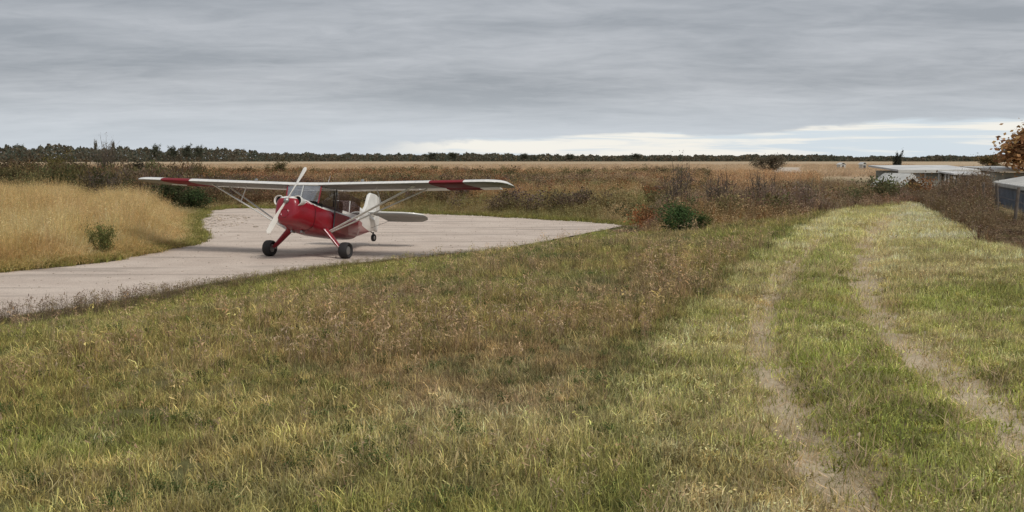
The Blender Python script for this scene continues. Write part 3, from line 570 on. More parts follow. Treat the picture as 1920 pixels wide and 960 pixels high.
PL = [
 ('bush', 1266, 448, 380, 26.5, 96, 'round', (.075, .12, .045), 'leafy dark green bush at the right tip of the gravel', 'bush', None, 0),
 ('bush', 1306, 440, 398, 26.5, 60, 'round', (.075, .11, .04), 'low green bush on the grass bank, right neighbour of the taller dark one', 'bush', None, 1),
 ('bush', 190, 455, 416, 27.5, 50, 'round', (.17, .18, .065), 'small green bush growing among the golden grass', 'bush', None, 2),
 ('shrub', 312, 392, 340, 50, 100, 'round', (.065, .075, .035), 'dark green shrub between the golden grass and the wing tip', 'shrub', GS, 0),
 ('shrub', 372, 392, 350, 52, 80, 'round', (.06, .085, .035), 'dark green shrub under the wing with the red band, at the back of the gravel', 'shrub', GS, 1),
 ('shrub', 200, 375, 318, 54, 120, 'bare', (.17, .135, .12), 'grey purple leafless shrub behind the golden grass', 'shrub', GS, 0),
 ('shrub', 262, 370, 322, 58, 90, 'bare', (.14, .11, .085), 'brown twiggy shrub below the end of the white wing tip', 'shrub', GS, 1),
 ('shrub', 205, 330, 266, 90, 56, 'bare', (.20, .155, .11), 'tall twiggy pale shrub whose tips reach above the skyline on the left', 'shrub', GS, 2),
 ('shrub', 42, 330, 293, 85, 110, 'round', (.135, .10, .06), 'reddish brown shrub at the left edge under the far wood', 'shrub', GS, 2),
 ('shrub', 108, 325, 292, 95, 80, 'round', (.15, .125, .05), 'olive green rounded shrub second from the left edge', 'shrub', GS, 0),
 ('shrub', 18, 350, 312, 62, 110, 'round', (.11, .095, .045), 'low olive shrub at the left edge directly above the golden grass', 'shrub', GS, 1),
 ('shrub', 95, 352, 316, 60, 95, 'round', (.13, .10, .055), 'brown olive shrub behind the tallest golden grass', 'shrub', GS, 0),
 ('shrub', 155, 345, 303, 75, 75, 'round', (.10, .08, .05), 'dark brown shrub beside the tall twiggy one', 'shrub', GS, 2),
 ('shrub', 272, 330, 297, 95, 70, 'round', (.085, .075, .05), 'dark shrub standing just above the left wing tip', 'shrub', GS, 1),
 ('shrub', 520, 335, 302, 105, 48, 'round', (.12, .10, .045), 'rounded olive shrub left of the propeller tip at the field edge', 'shrub', GS, 0),
 ('shrub', 455, 338, 310, 100, 70, 'round', (.14, .10, .05), 'wide brown shrub above the white wing, left of the rounded olive one', 'shrub', GS, 1),
 ('shrub', 1035, 365, 340, 80, 60, 'round', (.08, .10, .04), 'green shrub in the brush beyond the right wing tip', 'shrub', GS, 2),
 ('shrub', 1010, 350, 328, 92, 75, 'bare', (.14, .115, .11), 'grey twiggy shrub right of the wing tip', 'shrub', GS, 0),
 ('shrub', 1150, 365, 333, 82, 85, 'bare', (.15, .12, .115), 'wide grey shrub below the golden field, left of the tall bare one', 'shrub', GS, 1),
 ('shrub', 1272, 375, 308, 36, 75, 'bare', (.18, .14, .125), 'tall bare shrub with twigs rising into the golden field', 'shrub', GS, 2),
 ('shrub', 1350, 385, 322, 33, 80, 'bare', (.16, .12, .10), 'brown bare shrub behind the leafy green bushes', 'shrub', GS, 0),
 ('shrub', 1428, 385, 322, 34, 80, 'bare', (.15, .115, .095), 'bare shrub in front of the pale dirt road', 'shrub', GS, 1),
 ('shrub', 1505, 385, 338, 36, 75, 'bare', (.15, .11, .085), 'brown bare shrub left of the rust orange one', 'shrub', GS, 2),
 ('shrub', 1556, 402, 364, 35, 40, 'round', (.33, .17, .075), 'small rust orange shrub at the far end of the mown strip', 'shrub', None, 2),
 ('shrub', 1625, 365, 332, 62, 75, 'round', (.075, .07, .04), 'dark shrub at the left of the white gabled shed', 'shrub', GS, 0),
 ('shrub', 1440, 312, 288, 200, 66, 'round', (.15, .125, .085), 'dark wide shrub beside the far bend of the dirt road', 'shrub', GS, 1),
 ('tree', 1932, 330, 222, 92, 175, 'tree', (.42, .245, .12), 'rust brown autumn tree cut by the right edge', 'tree', None, 0),
 ('tree', 1678, 312, 287, 130, 21, 'tree', (.06, .06, .045), 'tiny dark round tree above the white shed roofs', 'tree', None, 1),
 ('tree', 1840, 322, 292, 120, 60, 'tree', (.15, .11, .05), 'low brown green tree beyond the right end of the sheds', 'tree', None, 2)]
for a in PL: plant(*a)
for px_, tp, lb in ((42, 270, 'first from the left edge'), (186, 264, 'left of two thin tops behind the twiggy shrub'), (218, 266, 'right of two thin tops behind the twiggy shrub'), (297, 270, 'leftmost of a row of four dark crowns'), (330, 273, 'second of a row of four dark crowns'),
                    (355, 271, 'third of a row of four dark crowns'), (378, 272, 'rightmost of a row of four dark crowns'), (815, 284, 'above the right wing strut'), (848, 284, 'above the red band of the right wing'), (980, 286, 'just right of the wing tip'), (1068, 287, 'above the right tip of the gravel'), (1190, 286, 'above the leafy green bush')):
    thin = tp < 268
    plant('tree', px_, 300, tp + (0 if thin else 2), 800 if px_ < 500 else 860, 9 if thin else 22, 'tree', (.16, .14, .10) if thin else (.095, .10, .072), 'far dark tree rising over the wood, ' + lb, 'tree', GT, int(px_))

# ------------------------------------------------------------------ sheds on the right
WHITE = mat('weathered_white_metal', (.50, .49, .45), .5, noise=.18, nscale=1.2); ROOFM = mat('pale_roof_sheet', (.58, .57, .54), .45, noise=.16, nscale=.8)
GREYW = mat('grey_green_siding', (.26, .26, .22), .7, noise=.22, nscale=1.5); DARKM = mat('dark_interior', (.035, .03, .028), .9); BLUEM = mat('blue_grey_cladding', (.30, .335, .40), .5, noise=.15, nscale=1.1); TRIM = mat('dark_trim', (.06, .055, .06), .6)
PINK = mat('weathered_boards', (.34, .28, .25), .8, noise=.25, nscale=3)
def quadbox(name, P, th, m, parent, label=None):
    """slab through four corners P with thickness th along its normal"""
    P = [Vector(p) for p in P]; nn = (P[1] - P[0]).cross(P[3] - P[0]).normalized() * th
    V = [p for p in P] + [p - nn for p in P]
    o = mesh(name, V, [(0, 1, 2, 3), (7, 6, 5, 4), (0, 4, 5, 1), (1, 5, 6, 2), (2, 6, 7, 3), (3, 7, 4, 0)], m, parent)
    return tag(o, label)
def box(name, lo, hi, m, parent):
    (a, b, c), (d, e, f) = lo, hi
    return quadbox(name, [(a, b, f), (d, b, f), (d, e, f), (a, e, f)], f - c, m, parent)
def lerp(a, b, t): return tuple(a[k] + (b[k] - a[k]) * t for k in range(len(a)))
# long low hangar with open bays
def long_hangar():
    A, B = Vector((26.6, 73, 0)), Vector((31.9, 74, 0)); gz = -1.35
    e = empty('open_shed', (A.x, A.y, gz), math.atan2(1, 5.3), label='long low shed with pale flat roof and open bays', cat='shed')
    Ln = (B - A).length; ev, rd = 1.80 - gz, 2.08 - gz; dp = 3.6
    quadbox('roof', [(-.5, -.35, ev), (Ln + .3, -.35, ev), (Ln + .3, dp, rd), (-.5, dp, rd)], .12, ROOFM, e)
    box('back_wall', (0, dp - .3, 0), (Ln, dp - .18, ev - .1), GREYW, e)
    box('end_wall', (-.06, .02, 0), (.06, dp - .32, ev - .1), GREYW, e); box('end_wall', (Ln - .12, .02, 0), (Ln, dp - .32, ev - .1), GREYW, e)
    box('front_panel', (.08, .05, 0), (Ln * .30, .12, ev - .13), WHITE, e)
    box('front_panel', (Ln * .33, .05, 0), (Ln * .56, .12, ev - .13), GREYW, e)
    for t in (.315, .6, .645, .8, .93): box('post', (Ln * t - .06, -.1, 0), (Ln * t + .06, .02, ev - .13), WHITE, e)
    box('fascia', (-.5, -.41, ev - .22), (Ln + .3, -.36, ev - .03), WHITE, e)
long_hangar()
def gable_shed():
    gz = -1.3; e = empty('gabled_shed', (lat(1697, 60), 60, gz), R(22), label='small shed with white gable roof and open dark front', cat='shed')
    w_, l_, ev, rd = .85, 1.9, 2.30, 2.98
    quadbox('roof_slope', [(-w_ - .5, -.3, ev - .3), (0, -.3, rd), (0, l_, rd), (-w_ - .5, l_, ev - .3)], -.06, WHITE, e)
    quadbox('roof_slope', [(0.004, -.3, rd), (w_ + .3, -.3, ev - .15), (w_ + .3, l_, ev - .15), (0.004, l_, rd)], -.06, WHITE, e)
    box('side_wall', (-w_, 0, 0), (-w_ + .08, l_ - .1, ev - .08), GREYW, e); box('side_wall', (w_ - .08, 0, 0), (w_, l_ - .1, ev - .08), GREYW, e)
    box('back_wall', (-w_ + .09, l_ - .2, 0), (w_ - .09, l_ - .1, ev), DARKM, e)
    quadbox('bargeboard', [(0, -.36, rd + .02), (w_ + .34, -.36, ev - .14), (w_ + .34, -.36, ev - .36), (0, -.36, rd - .22)], .05, WHITE, e)
    quadbox('bargeboard', [(-w_ - .54, -.36, ev - .3), (-.004, -.36, rd + .02), (-.004, -.36, rd - .2), (-w_ - .54, -.36, ev - .5)], .05, WHITE, e)
    for k in range(5): box('board', (.05 + k * .22, .3, 0), (.05 + k * .22 + .2, .34, 1.5 + .12 * (k % 2)), PINK, e)
gable_shed()
def canopy():
    gz = -1.2; Y = 60; x0 = lat(1810, Y); e = empty('canopy', (x0, Y, gz), 0, label='narrow white canopy roof on a post at the right end of the long shed', cat='canopy')
    quadbox('roof', [(-.9, -.2, 1.72 - gz), (1.12, -.2, 1.68 - gz), (1.12, 2.2, 1.80 - gz), (-.9, 2.2, 1.84 - gz)], .08, ROOFM, e)
    for a in (-.8, 1.0): box('post', (a - .05, -.1, 0), (a + .05, 0, 1.58 - gz), WHITE, e); box('post', (a - .05, 2.0, 0), (a + .05, 2.1, 1.68 - gz), WHITE, e)
canopy()
def flat_building():
    Y = 92; gz = -1.3; x0 = lat(1858, Y); e = empty('flat_building', (x0, Y, gz), R(3), label='flat white roofed building beyond the blue grey one, dark under its eave', cat='building')
    quadbox('roof', [(-.2, -.5, 1.62 - gz), (3.6, -.5, 1.62 - gz), (3.6, 6, 1.86 - gz), (-.2, 6, 1.86 - gz)], .2, WHITE, e)
    box('wall', (0, 0, 0), (3.3, .15, 1.36 - gz), GREYW, e); box('wall', (0, .16, 0), (.14, 5.8, 1.4 - gz), GREYW, e); box('door', (1.0, -.04, 0), (2.9, -.004, 2.2), TRIM, e)
flat_building()
def clad_shed():
    A, B = Vector((lat(1862, 45), 45, 0)), Vector((16.1, 31, 0)); gz = -.9
    d = B - A; e = empty('clad_building', (A.x, A.y, gz), math.atan2(d.y, d.x), label='blue grey ribbed metal building with broad white roof at the right edge', cat='building')
    Ln = d.length; ev, rd, dp = 1.58 - gz, 2.0 - gz, 2.2       # local +x towards the camera, local +y to the right of it
    quadbox('roof', [(-.1, -.10, ev), (Ln, -.10, ev), (Ln, dp, rd), (-.1, dp, rd)], .07, ROOFM, e)
    for k in range(22): quadbox('roof_seam', [(k * .62, -.09, ev + .03), (k * .62 + .05, -.09, ev + .03), (k * .62 + .05, dp, rd + .03), (k * .62, dp, rd + .03)], .028, ROOFM, e)
    box('fascia', (-.1, -.15, ev - .14), (Ln, -.11, ev - .01), WHITE, e)
    box('wall', (0, .02, 0), (Ln, .12, ev - .12), BLUEM, e); box('end_wall', (.0, .13, 0), (.12, dp - .2, ev - .1), BLUEM, e); box('corner_trim', (-.06, -.04, 0), (.34, .018, ev - .13), TRIM, e)
    k = 0; x_ = .5
    while x_ < Ln - .1: box('wall_rib', (x_, -.035, 0), (x_ + .09, .017, ev - .13), BLUEM, e); x_ += .34
clad_shed()
for px_, Y, w_, h_, lb in ((1576, 260, 1.5, 1.5, 'tiny pale hut far behind the brush, left of two'), (1616, 240, .9, 1.7, 'tiny white hut far behind the brush, right of two')):
    e = empty('hut', (lat(px_, Y), Y, 0), R(15), label=lb, cat='hut', group='tiny far huts')
    box('wall', (-w_ / 2, 0, 0), (w_ / 2, 1.5, h_ * .75), WHITE, e)
    quadbox('roof', [(-w_ / 2 - .15, -.15, h_ * .7), (0, -.15, h_), (0, 1.65, h_), (-w_ / 2 - .15, 1.65, h_ * .7)], -.05, ROOFM, e); quadbox('roof', [(.004, -.15, h_), (w_ / 2 + .15, -.15, h_ * .7), (w_ / 2 + .15, 1.65, h_ * .7), (.004, 1.65, h_)], -.05, ROOFM, e)
    box('door', (-.3, -.04, 0), (.3, -.004, h_ * .6), TRIM, e)

# old post and wire fence lost in the weeds along the right side
WOOD = mat('grey_fence_wood', (.13, .105, .085), .9, noise=.3, nscale=9)
fp = [(11.0, 21.5), (11.7, 23.9), (12.4, 26.3), (13.1, 28.7), (13.8, 31.1), (14.5, 33.5), (15.2, 35.9), (15.9, 38.3)]
fe = empty('wire_fence', (fp[0][0], fp[0][1], 0), 0, label='old dark post and wire fence overgrown with weeds along the right side', cat='fence'); tops = []
for q, (x_, y_) in enumerate(fp):
    z_ = float(ground_z(np.array([x_]), np.array([y_]))[0]); V, Fs = [], []; h_ = .84 + random.uniform(-.14, .1); t_ = (x_ - fp[0][0] + random.uniform(-.12, .12), y_ - fp[0][1] + random.uniform(-.1, .1), z_ + h_)
    tube(V, Fs, (x_ - fp[0][0], y_ - fp[0][1], z_ - .15), t_, .045, .038, 8); Fs.append(tuple(range(8, 16))); mesh('fence_post', V, Fs, WOOD, fe); tops.append(t_)
for dz_ in (.1, .34, .58):
    V, Fs = [], []
    for a_, b_ in zip(tops[:-1], tops[1:]): tube(V, Fs, (a_[0], a_[1], a_[2] - dz_), (b_[0], b_[1], b_[2] - dz_), .005, .005, 4)
    mesh('wire', V, Fs, WOOD, fe)

# ------------------------------------------------------------------ the airplane (body frame: x forward, y to its left, z up, origin at the main axle)
def paint(name, col, rough=.28, coat=.6, dirt=.12):
    m = mat(name, col, rough, 0, coat, dirt, 3.0); return m
BAND = mat('red_wing_fabric', (.19, .02, .026), .75, noise=.1, nscale=3, spec=.25); RED = paint('red_paint', (.235, .004, .014), .33, .35); CREAM = paint('white_paint', (.72, .70, .65), .36, .4, .07); m_ = CREAM; nt_ = m_.node_tree; t_ = N(nt_, 'ShaderNodeTexCoord'); wv = N(nt_, 'ShaderNodeTexWave', bands_direction='Y'); wv.inputs['Scale'].default_value = 1.05; wv.inputs['Distortion'].default_value = .0; L(nt_, t_.outputs['Object'], wv.inputs['Vector'])
bp_ = N(nt_, 'ShaderNodeBump'); bp_.inputs[0].default_value = .5; bp_.inputs[1].default_value = .012; L(nt_, MR(nt_, wv.outputs['Fac'], .8, 1.0), bp_.inputs['Height']); L(nt_, bp_.outputs[0], nt_.nodes['Principled BSDF'].inputs['Normal'])
PROPM = paint('prop_paint', (.86, .83, .76), .4, .3, .05); UNDER = mat('shaded_underside', (.22, .215, .20), .6, noise=.15, nscale=2); SILVER = mat('grey_fabric', (.52, .53, .52), .5, noise=.08, nscale=3)  # UNDER: shade below wings and tailplane put into a darker grey
TYRE = mat('tyre_rubber', (.022, .02, .02), .85, noise=.3, nscale=30); METAL = mat('bare_metal', (.35, .34, .33), .4, .8, noise=.2, nscale=20); BLACK = mat('black_recess', (.008, .008, .009), .8); INTER = mat('cabin_trim', (.20, .13, .13), .8, noise=.2, nscale=8); SEAT = mat('seat_cover', (.30, .20, .19), .85, noise=.2, nscale=14)
def glass_mat(name, tint, refl):
    m = bpy.data.materials.new(name); m.use_nodes = True; nt = m.node_tree; nt.nodes.clear()
    t = N(nt, 'ShaderNodeBsdfTransparent'); t.inputs[0].default_value = (*tint, 1); g = N(nt, 'ShaderNodeBsdfGlossy'); g.inputs['Roughness'].default_value = .04
    lw = N(nt, 'ShaderNodeLayerWeight'); lw.inputs[0].default_value = .35; mx = N(nt, 'ShaderNodeMixShader'); L(nt, MR(nt, lw.outputs['Facing'], 0, 1, refl, .9, False), mx.inputs[0])
    L(nt, t.outputs[0], mx.inputs[1]); L(nt, g.outputs[0], mx.inputs[2]); o = N(nt, 'ShaderNodeOutputMaterial'); L(nt, mx.outputs[0], o.inputs[0]); return m
GLASS = glass_mat('plexiglass', (.80, .82, .84), .22); SGLASS = glass_mat('tinted_plexiglass', (.52, .46, .48), .12)
def fus_mat():
    """red fuselage paint with the cream stripe and the cream tail"""
    m = paint('fuselage_paint', (.235, .004, .014), .33, .35); nt = m.node_tree; b = nt.nodes['Principled BSDF']
    t = N(nt, 'ShaderNodeTexCoord'); s = N(nt, 'ShaderNodeSeparateXYZ'); L(nt, t.outputs['Object'], s.inputs[0]); x_, y_, z_ = s.outputs
    lo = M(nt, 'ADD', M(nt, 'MULTIPLY', MR(nt, x_, .1, .9, 0, 1), .115), M(nt, 'ADD', 1.01, M(nt, 'MULTIPLY', MR(nt, x_, -1.2, -3.4, 0, 1, False), .02)))
    stripe = M(nt, 'MULTIPLY', MR(nt, M(nt, 'SUBTRACT', z_, lo), -.004, .004), 1.0)
    tail = MR(nt, M(nt, 'ADD', M(nt, 'MULTIPLY', x_, .42), z_), -.3, -.29, 1, 0)
    sw = M(nt, 'MULTIPLY', MR(nt, M(nt, 'SUBTRACT', z_, M(nt, 'ADD', .985, M(nt, 'MULTIPLY', x_, .02))), 0, .01), MR(nt, x_, -2.2, -2.21))
    k = M(nt, 'MAXIMUM', stripe, sw, clamp=True)
    old = b.inputs['Base Color'].links[0].from_socket; L(nt, MIX(nt, k, old, (.78, .75, .70)), b.inputs['Base Color']); return m
FUS = fus_mat()
PX0, PD, YAW, PIT = -5.30, 27.5, R(19), R(11.7)
plane = empty('airplane', (0, 0, 0), label='red and white high wing single propeller tail wheel airplane parked on the gravel', cat='airplane')
fx = Vector((-math.sin(YAW) * math.cos(PIT), -math.cos(YAW) * math.cos(PIT), math.sin(PIT))); fy = Vector((math.cos(YAW), -math.sin(YAW), 0)); fz = fx.cross(fy)
plane.matrix_world = Matrix(((fx.x, fy.x, fz.x, PX0), (fx.y, fy.y, fz.y, PD), (fx.z, fy.z, fz.z, 0), (0, 0, 0, 1)))
OFF = Vector((math.sin(PIT), 0, math.cos(PIT))) * .228
def short(x): return x if x > -1.5 else -1.5 + (x + 1.5) * TL
TL = .74
def part(name, V, Fs, m, smooth=True, parent=None, fmat=None, label=None, edge=None):
    if name in ('fuselage', 'fin', 'tail_brace', 'tail_spring', 'tail_fork'): V = [(short(v[0]), v[1], v[2]) for v in V]
    o = mesh(name, V, Fs, m, parent or plane, smooth, fmat, loc=None if parent else OFF)
    if smooth:
        bm = bmesh.new(); bm.from_mesh(o.data); bmesh.ops.recalc_face_normals(bm, faces=bm.faces)
        for e in bm.edges:
            if len(e.link_faces) == 2 and e.calc_face_angle(0) > R(edge or 38): e.smooth = False
        bm.to_mesh(o.data); bm.free()
    return tag(o, label)
def sect(x, hw, zb, zt, n=2.6, k=28, cz=.5):
    P = []; zc = zb + (zt - zb) * cz; hw *= 1 + .40 * float(np.interp(x, [-4.0, -1.9, .0, .5, .95], [0, 1, 1, .5, .05]))
    for q in range(k):
        t = 6.28318 * (q + .5) / k; c, s = math.cos(t), math.sin(t); h = (zt - zc) if s > 0 else (zc - zb)
        P.append((x, hw * math.copysign(abs(c) ** (2 / n), c), zc + h * math.copysign(abs(s) ** (2 / n), s)))
    return P
def loft(rings, cap0=True, cap1=True):
    V = [p for r_ in rings for p in r_]; k = len(rings[0]); Fs = []
    for a in range(len(rings) - 1):
        for q in range(k): Fs.append((a * k + q, a * k + (q + 1) % k, (a + 1) * k + (q + 1) % k, (a + 1) * k + q))
    if cap0: Fs.append(tuple(range(k))[::-1])
    if cap1: Fs.append(tuple((len(rings) - 1) * k + q for q in range(k)))
    return V, Fs
def lathe(prof, axis='x', c=(0, 0, 0), k=24):
    """profile of (along axis, radius)"""
    V = []; Fs = []
    for (u, r_) in prof:
        for q in range(k):
            t = 6.28318 * q / k; a, b = r_ * math.cos(t), r_ * math.sin(t)
            V.append((c[0] + u, c[1] + a, c[2] + b) if axis == 'x' else (c[0] + a, c[1] + u, c[2] + b))
    for a in range(len(prof) - 1):
        for q in range(k): Fs.append((a * k + q, a * k + (q + 1) % k, (a + 1) * k + (q + 1) % k, (a + 1) * k + q))
    Fs.append(tuple(range(k))[::-1]); Fs.append(tuple((len(prof) - 1) * k + q for q in range(k)))
    return V, Fs
def bar(p0, p1, w0, w1, t0, t1, up=(0, 0, 1), k=10):
    """streamlined bar: width along 'up x dir', thickness across"""
    p0, p1 = Vector(p0), Vector(p1); d = (p1 - p0).normalized(); a = Vector(up).cross(d).normalized(); b = d.cross(a); R_ = []
    for p, w_, t_ in ((p0, w0, t0), (p1, w1, t1)): R_.append([tuple(p + a * (math.cos(6.28318 * q / k) * w_ / 2) + b * (math.sin(6.28318 * q / k) * t_ / 2)) for q in range(k)])
    return loft(R_)
# fuselage
part('fuselage', *loft([sect(.52, .385, .41, 1.16, 3.2), sect(.2, .42, .385, 1.13, 3.6), sect(-.4, .435, .385, 1.12, 4), sect(-1.0, .43, .42, 1.12, 4), sect(-1.66, .41, .46, 1.13, 4), sect(-1.70, .41, .46, 1.55, 3.4), sect(-2.2, .335, .55, 1.53, 3.2), sect(-3.0, .22, .70, 1.49, 3), sect(-3.8, .12, .86, 1.45, 2.6), sect(-4.4, .05, .98, 1.38, 2.4)]), FUS)
cowl = part('cowling', *loft([sect(1.245, .19, .66, 1.05, 2.8), sect(1.235, .25, .575, 1.12, 3), sect(1.19, .295, .52, 1.165, 3.1), sect(1.08, .33, .47, 1.20, 3.1), sect(.9, .345, .455, 1.21, 3), sect(.7, .37, .42, 1.20, 3.1), sect(.53, .388, .405, 1.165, 3.2)]), FUS)
rs_ = sect(.545, .388, .404, 1.168, 3.2); part('cowl_seam', *loft([[(p[0] - .008, p[1] * 1.012, .786 + (p[2] - .786) * 1.008) for p in rs_], [(p[0] + .008, p[1] * 1.012, .786 + (p[2] - .786) * 1.008) for p in rs_]], False, False), BLACK)
for s in (-1, 1):       # round air intakes either side of the hub
    V, Fs = lathe([(-.38, .05), (-.3, .085), (-.1, .125), (-.02, .138), (.0, .132), (-.004, .118), (-.03, .110), (-.06, .105)], 'x', (1.16, s * .26, 1.075)); it = part('air_intake', V, Fs, CREAM)
    part('intake_mouth', *lathe([(-.05, .106), (-.045, .098)], 'x', (1.16, s * .26, 1.075), 20), BLACK)
    V, Fs = [], []
    for k in range(7): a_, b_ = lathe([(0, .12 - .003 * k), (.012, .12 - .003 * k)], 'y', (.9, s * (.22 + .018 * k), 1.02), 16); Fs += [tuple(i_ + len(V) for i_ in f) for f in b_]; V += a_
    part('engine_cylinder', V, Fs, METAL)
part('intake_ring', *lathe([(-.10, .125), (0, .12), (.012, .105), (0, .09), (-.02, .085)], 'x', (1.25, .0, .755)), RED); part('intake_mouth', *lathe([(-.02, .084), (-.015, .075)], 'x', (1.252, 0, .755), 20), BLACK)
for k in range(2): part('exhaust_pipe', *lathe([(-.16, .028), (0, .03)], 'x', (.62, .14 - .28 * k, .37), 10), METAL)
# propeller
hubc = Vector((1.24, .02, 1.06)); PA = R(29)
part('propeller_hub', *lathe([(-.10, .075), (-.03, .08), (.03, .07), (.06, .05), (.075, .02)], 'x', hubc), METAL)
RB = []; bl = 0.96
for u in (-1, -.985, -.95, -.8, -.6, -.4, -.2, -.08, 0, .08, .2, .4, .6, .8, .95, .985, 1):
    au = abs(u); c_ = .12 * (.55 + .55 * math.sin(min(1, au * 1.25) * 1.9)) * (1 if au < .96 else .55 if au < .99 else .15); tw = R(72 - 58 * min(1, au * 1.1)) * (1 if u >= 0 else -1); th = .042 - .03 * au; ring = []
    for q in range(10):
        t = 6.28318 * q / 10; a_, b_ = math.cos(t) * c_ / 2, math.sin(t) * th / 2
        ring.append((a_ * math.sin(tw) + b_ * math.cos(tw), a_ * math.cos(tw) - b_ * math.sin(tw), u * bl))
    ring = [(hubc.x + p[0] , hubc.y + p[1] * math.cos(PA) + p[2] * math.sin(PA), hubc.z + p[2] * math.cos(PA) - p[1] * math.sin(PA)) for p in ring]; RB.append(ring)
part('propeller', *loft(RB), PROPM)
# wings
CHD, DIH, YT, WI, WX = 1.48, R(1.5), 5.2, .10, .47
AF = [(0, 0), (.006, .022), (.03, .05), (.09, .082), (.2, .104), (.35, .104), (.55, .08), (.78, .042), (1, .006), (1, -.006), (.78, -.012), (.5, -.028), (.25, -.038), (.1, -.036), (.03, -.024), (.006, -.012)]
def yw(y): return y if abs(y) < .5 else math.copysign(.5 + (abs(y) - .5) * 1.037, y)
def wsec(y, sc=1.0, dx_=0, dz_=0, te=1.0, le=0.0):
    x0, z0 = WX + dx_, 1.60 + (abs(y) - .42) * math.tan(DIH) * (abs(y) > .42) + dz_; P = []
    for u, h_ in AF:
        u = max(le, min(te, u)); P.append((x0 - u * CHD * sc, yw(y), z0 + h_ * CHD * .60 * sc + WI * u * sc))
    return P
for s, lb in ((-1, None), (1, None)):
    ys = [.43, 1.2, 2.2, 3.0, 3.36, 3.37, 4.24, 4.25, 4.5, 4.75]; rings = [wsec(s * y, 1, te=.80 if y > 0 else 1) for y in ys]
    rings += [wsec(s * 4.9, .95, -.05, .004), wsec(s * 5.04, .84, -.14, .012), wsec(s * 5.14, .64, -.28, .02), wsec(s * 5.195, .36, -.46, .026), wsec(s * 5.2, .12, -.6, .03)]
    V, Fs = loft(rings, True, True); fm = [1 if 5 * 16 <= k_ < 6 * 16 else 0 for k_ in range(len(Fs))]
    fm = [2 if (f_ == 0 and k_ % 16 >= 9 and k_ < 14 * 16) else f_ for k_, f_ in enumerate(fm)]  # lower faces take the shade-darkened grey
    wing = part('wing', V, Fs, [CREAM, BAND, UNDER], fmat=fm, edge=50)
    for nm, y0, y1 in (('flap', .5, 2.62), ('aileron', 2.66, 4.74)):
        cuts = [y0, y1] if nm == 'flap' else [y0, 3.36, 4.25, y1]
        rg_ = []
        for y in cuts:
            z0 = 1.60 + (y - .42) * math.tan(DIH); xa = WX - .808 * CHD; drop = .0 if nm == 'flap' else .02 * s
            y = yw(y); rg_.append([(xa, s * y, z0 + .108), (xa - .02, s * y, z0 + .110), (WX - CHD, s * y, z0 + .096 - drop), (WX - CHD, s * y, z0 + .088 - drop), (xa - .02, s * y, z0 + .060), (xa, s * y, z0 + .062)])
        V, Fs = loft(rg_); fm = [1 if nm == 'aileron' and 6 <= k_ < 12 else 0 for k_ in range(len(Fs))]
        part(nm, V, Fs, [CREAM, BAND], fmat=fm)
    part('fuel_cap', *lathe([(-.025, .03), (.0, .045), (.03, .045), (.04, .03)], 'y', (0, 0, 0), 12), METAL).location = OFF + Vector((.25, s * 1.55, 1.75))
    lo = Vector((.0, s * .60, .47))
    part('wing_strut', *bar(lo, (.14, s * 2.95, 1.65), .10, .10, .042, .042), CREAM); part('wing_strut', *bar(lo + Vector((-.12, 0, 0)), (-.66, s * 2.95, 1.71), .08, .08, .036, .036), CREAM)
    part('jury_strut', *bar(lerp(lo, (.14, s * 2.95, 1.65), .62), (.12, s * 1.9, 1.61), .03, .03, .02, .02), CREAM)
part('cabin_roof', *loft([wsec(-.428, .998), wsec(.428, .998)]), CREAM, edge=50)
part('antenna', *bar((-.55, .1, 1.70), (-.68, .12, 2.05), .016, .007, .016, .007), METAL)
